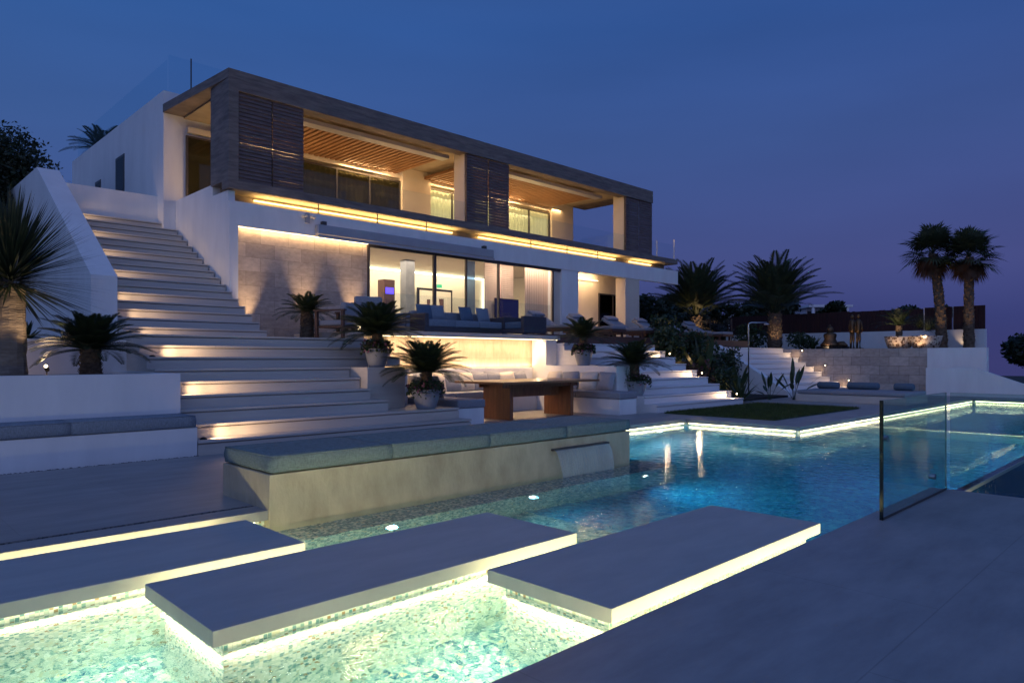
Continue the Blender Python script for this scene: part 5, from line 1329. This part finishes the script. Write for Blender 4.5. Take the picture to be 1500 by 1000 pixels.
MB().box(-0.8, 0.8, 0, 0.05, 0, 1.35).box(-0.74, 0.74, -0.01, 0.0, 0.06, 1.29).build('frame', 'black', pc)
MB().box(-0.72, 0.72, -0.016, -0.012, 0.08, 1.27).build('canvas', 'inner', pc)
MB().tube([(-0.35, -0.02, 0.25), (-0.33, -0.02, 0.95)], [0.02, 0.07], 8).tube([(0.3, -0.02, 0.3), (0.25, -0.02, 1.0)], [0.05, 0.1], 8).build('figure', 'darkwood', pc)
cl = MB().box(13.2, 13.55, 18.2, 18.5, T, 4.32); tag(cl.build('interior_column', 'pot'), 'grey column inside the living room', 'column')
dc = thing('display_cabinet', 'narrow cabinet with a purple lamp left of the grey interior column', 'cabinet', (12.65, 18.3, T))
MB().box(-0.2, 0.2, 0, 0.35, 0, 1.9).build('body', 'darkwood', dc); MB().box(-0.15, 0.15, -0.01, -0.002, 1.45, 1.65).build('lamp', 'purple', dc); MB().box(-0.12, 0.12, -0.01, -0.002, 0.9, 1.3).build('shelf_item', 'deadpalm', dc)
for i, (x, y, z, l_) in enumerate(((11.5, 18.6, 3.1, 0.2), (11.9, 18.6, 2.85, 0.2), (11.2, 19.2, 2.55, 0.15))):
    f = thing('pendant_lamp', ['higher glowing pendant shade at the left of the living room', 'lower glowing pendant shade left of the cabinet', 'smallest glowing shade low at the left of the living room'][i], 'pendant lamp', (x, y, z), group='pendant lamps in the living room')
    MB().lathe((0, 0, 0), [(0.16, 0), (0.16, 0.18)], 16).build('shade', emis('shade_%d' % i, (1.0, 0.62, 0.22), 1.6), f)
    MB().tube([(0, 0, 0.18), (0, 0, 4.32 - z)], 0.006, 6).build('cord', 'black', f)
ex = MB().box(0, 0.22, 0, 0.03, 0, 0.12).build('exit_sign', 'greenexit', at=(15.9, 20.0, 3.75)); tag(ex, 'small green lit sign high on the living room rear wall', 'sign')
sd = thing('candle_stand', 'thin black branching stand on the terrace before the curtain', 'ornament', (14.35, 13.6, T))
for i in range(4):
    a = i * 1.57; MB().tube([(0.16 * math.cos(a), 0.16 * math.sin(a), 0), (0.05 * math.cos(a), 0.05 * math.sin(a), 0.2), (-0.12 * math.cos(a), -0.12 * math.sin(a), 0.34)], 0.010, 6).build('leg', 'black', sd)
MB().tube([(0, 0, 0.2), (0, 0, 0.7)], 0.006, 6).build('stem', 'black', sd)
# unseen lamp added between panes and blinds so the upper windows glow
area('room_light', (16.5, 18.20, 6.5), (0, 0, -1), 5.0, 0.05, 10, WARM2)

# ================================================================== GLASS GATE ON THE NEAR DECK
gp = thing('glass_gate', 'tall clear glass panel with a dark near edge standing on the deck', 'glass panel', (5.58, 1.77, 0))
MB().box(0.014, 1.72, -0.006, 0.006, 0.02, 0.88).build('glass', 'gateglass', gp)
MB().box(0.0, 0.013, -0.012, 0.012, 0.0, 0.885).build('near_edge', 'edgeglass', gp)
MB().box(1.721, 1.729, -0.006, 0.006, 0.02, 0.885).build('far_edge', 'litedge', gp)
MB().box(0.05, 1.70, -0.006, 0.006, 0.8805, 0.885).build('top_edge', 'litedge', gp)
for z, x in ((0.60, 0.07), (0.17, 1.30)): MB().tube([(x, -0.025, z), (x, 0.025, z)], 0.022, 14).build('fitting', 'steel', gp)
MB().box(0.0, 1.72, -0.012, -0.0075, 0.001, 0.02).build('floor_channel', 'frame', gp)
gp2 = thing('glass_gate', 'second glass panel running along the far end of the near deck', 'glass panel', (7.325, 1.74, 0))
MB().box(-0.006, 0.006, -3.2, -0.0, 0.02, 0.88).build('glass', 'gateglass', gp2)
MB().box(-0.004, 0.004, -3.2, 0.0, 0.8805, 0.884).build('top_edge', 'litedge', gp2)

# ================================================================== DISTANT VILLAS
def villa(label, loc, w_, h, rz, pergola=False):
    t = thing('distant_house', label, 'house', loc, rz, group='distant white villas')
    MB().box(-w_ / 2, w_ / 2, 0, 5, -6, h).build('wall', 'farwall', t)
    MB().box(-w_ / 2 - 0.5, w_ / 2 + 0.5, -2.0, 5.3, h, h + 0.25).build('roof', 'farwall', t)
    for i in range(4):
        x = -w_ / 2 + (i + 0.5) * w_ / 4
        MB().box(x - w_ / 12, x + w_ / 12, -0.03, -0.005, h - 2.0, h - 0.3).build('window', 'black', t)
    for x in (-w_ / 2, 0, w_ / 2): MB().box(x - 0.12, x + 0.12, -1.9, -1.7, -3, h - 0.002).build('post', 'farwall', t)
    return t
def along(px, dep):  # a spot at a camera distance in the compass direction seen at that photo column
    l_ = (px - 750) / 1024.9 * dep; return (0.7123 * l_ + 0.7019 * dep, -0.7019 * l_ + 0.7123 * dep)
x, y = along(1205, 75); villa('small distant white house with a flat pergola roof above the fence', (x, y, 3.5), 3.6, 3.0, R(-44.6))
x, y = along(1040, 65); villa('distant white terraced house behind the left date palm', (x, y, 2.2), 7.5, 2.6, R(-44.6))
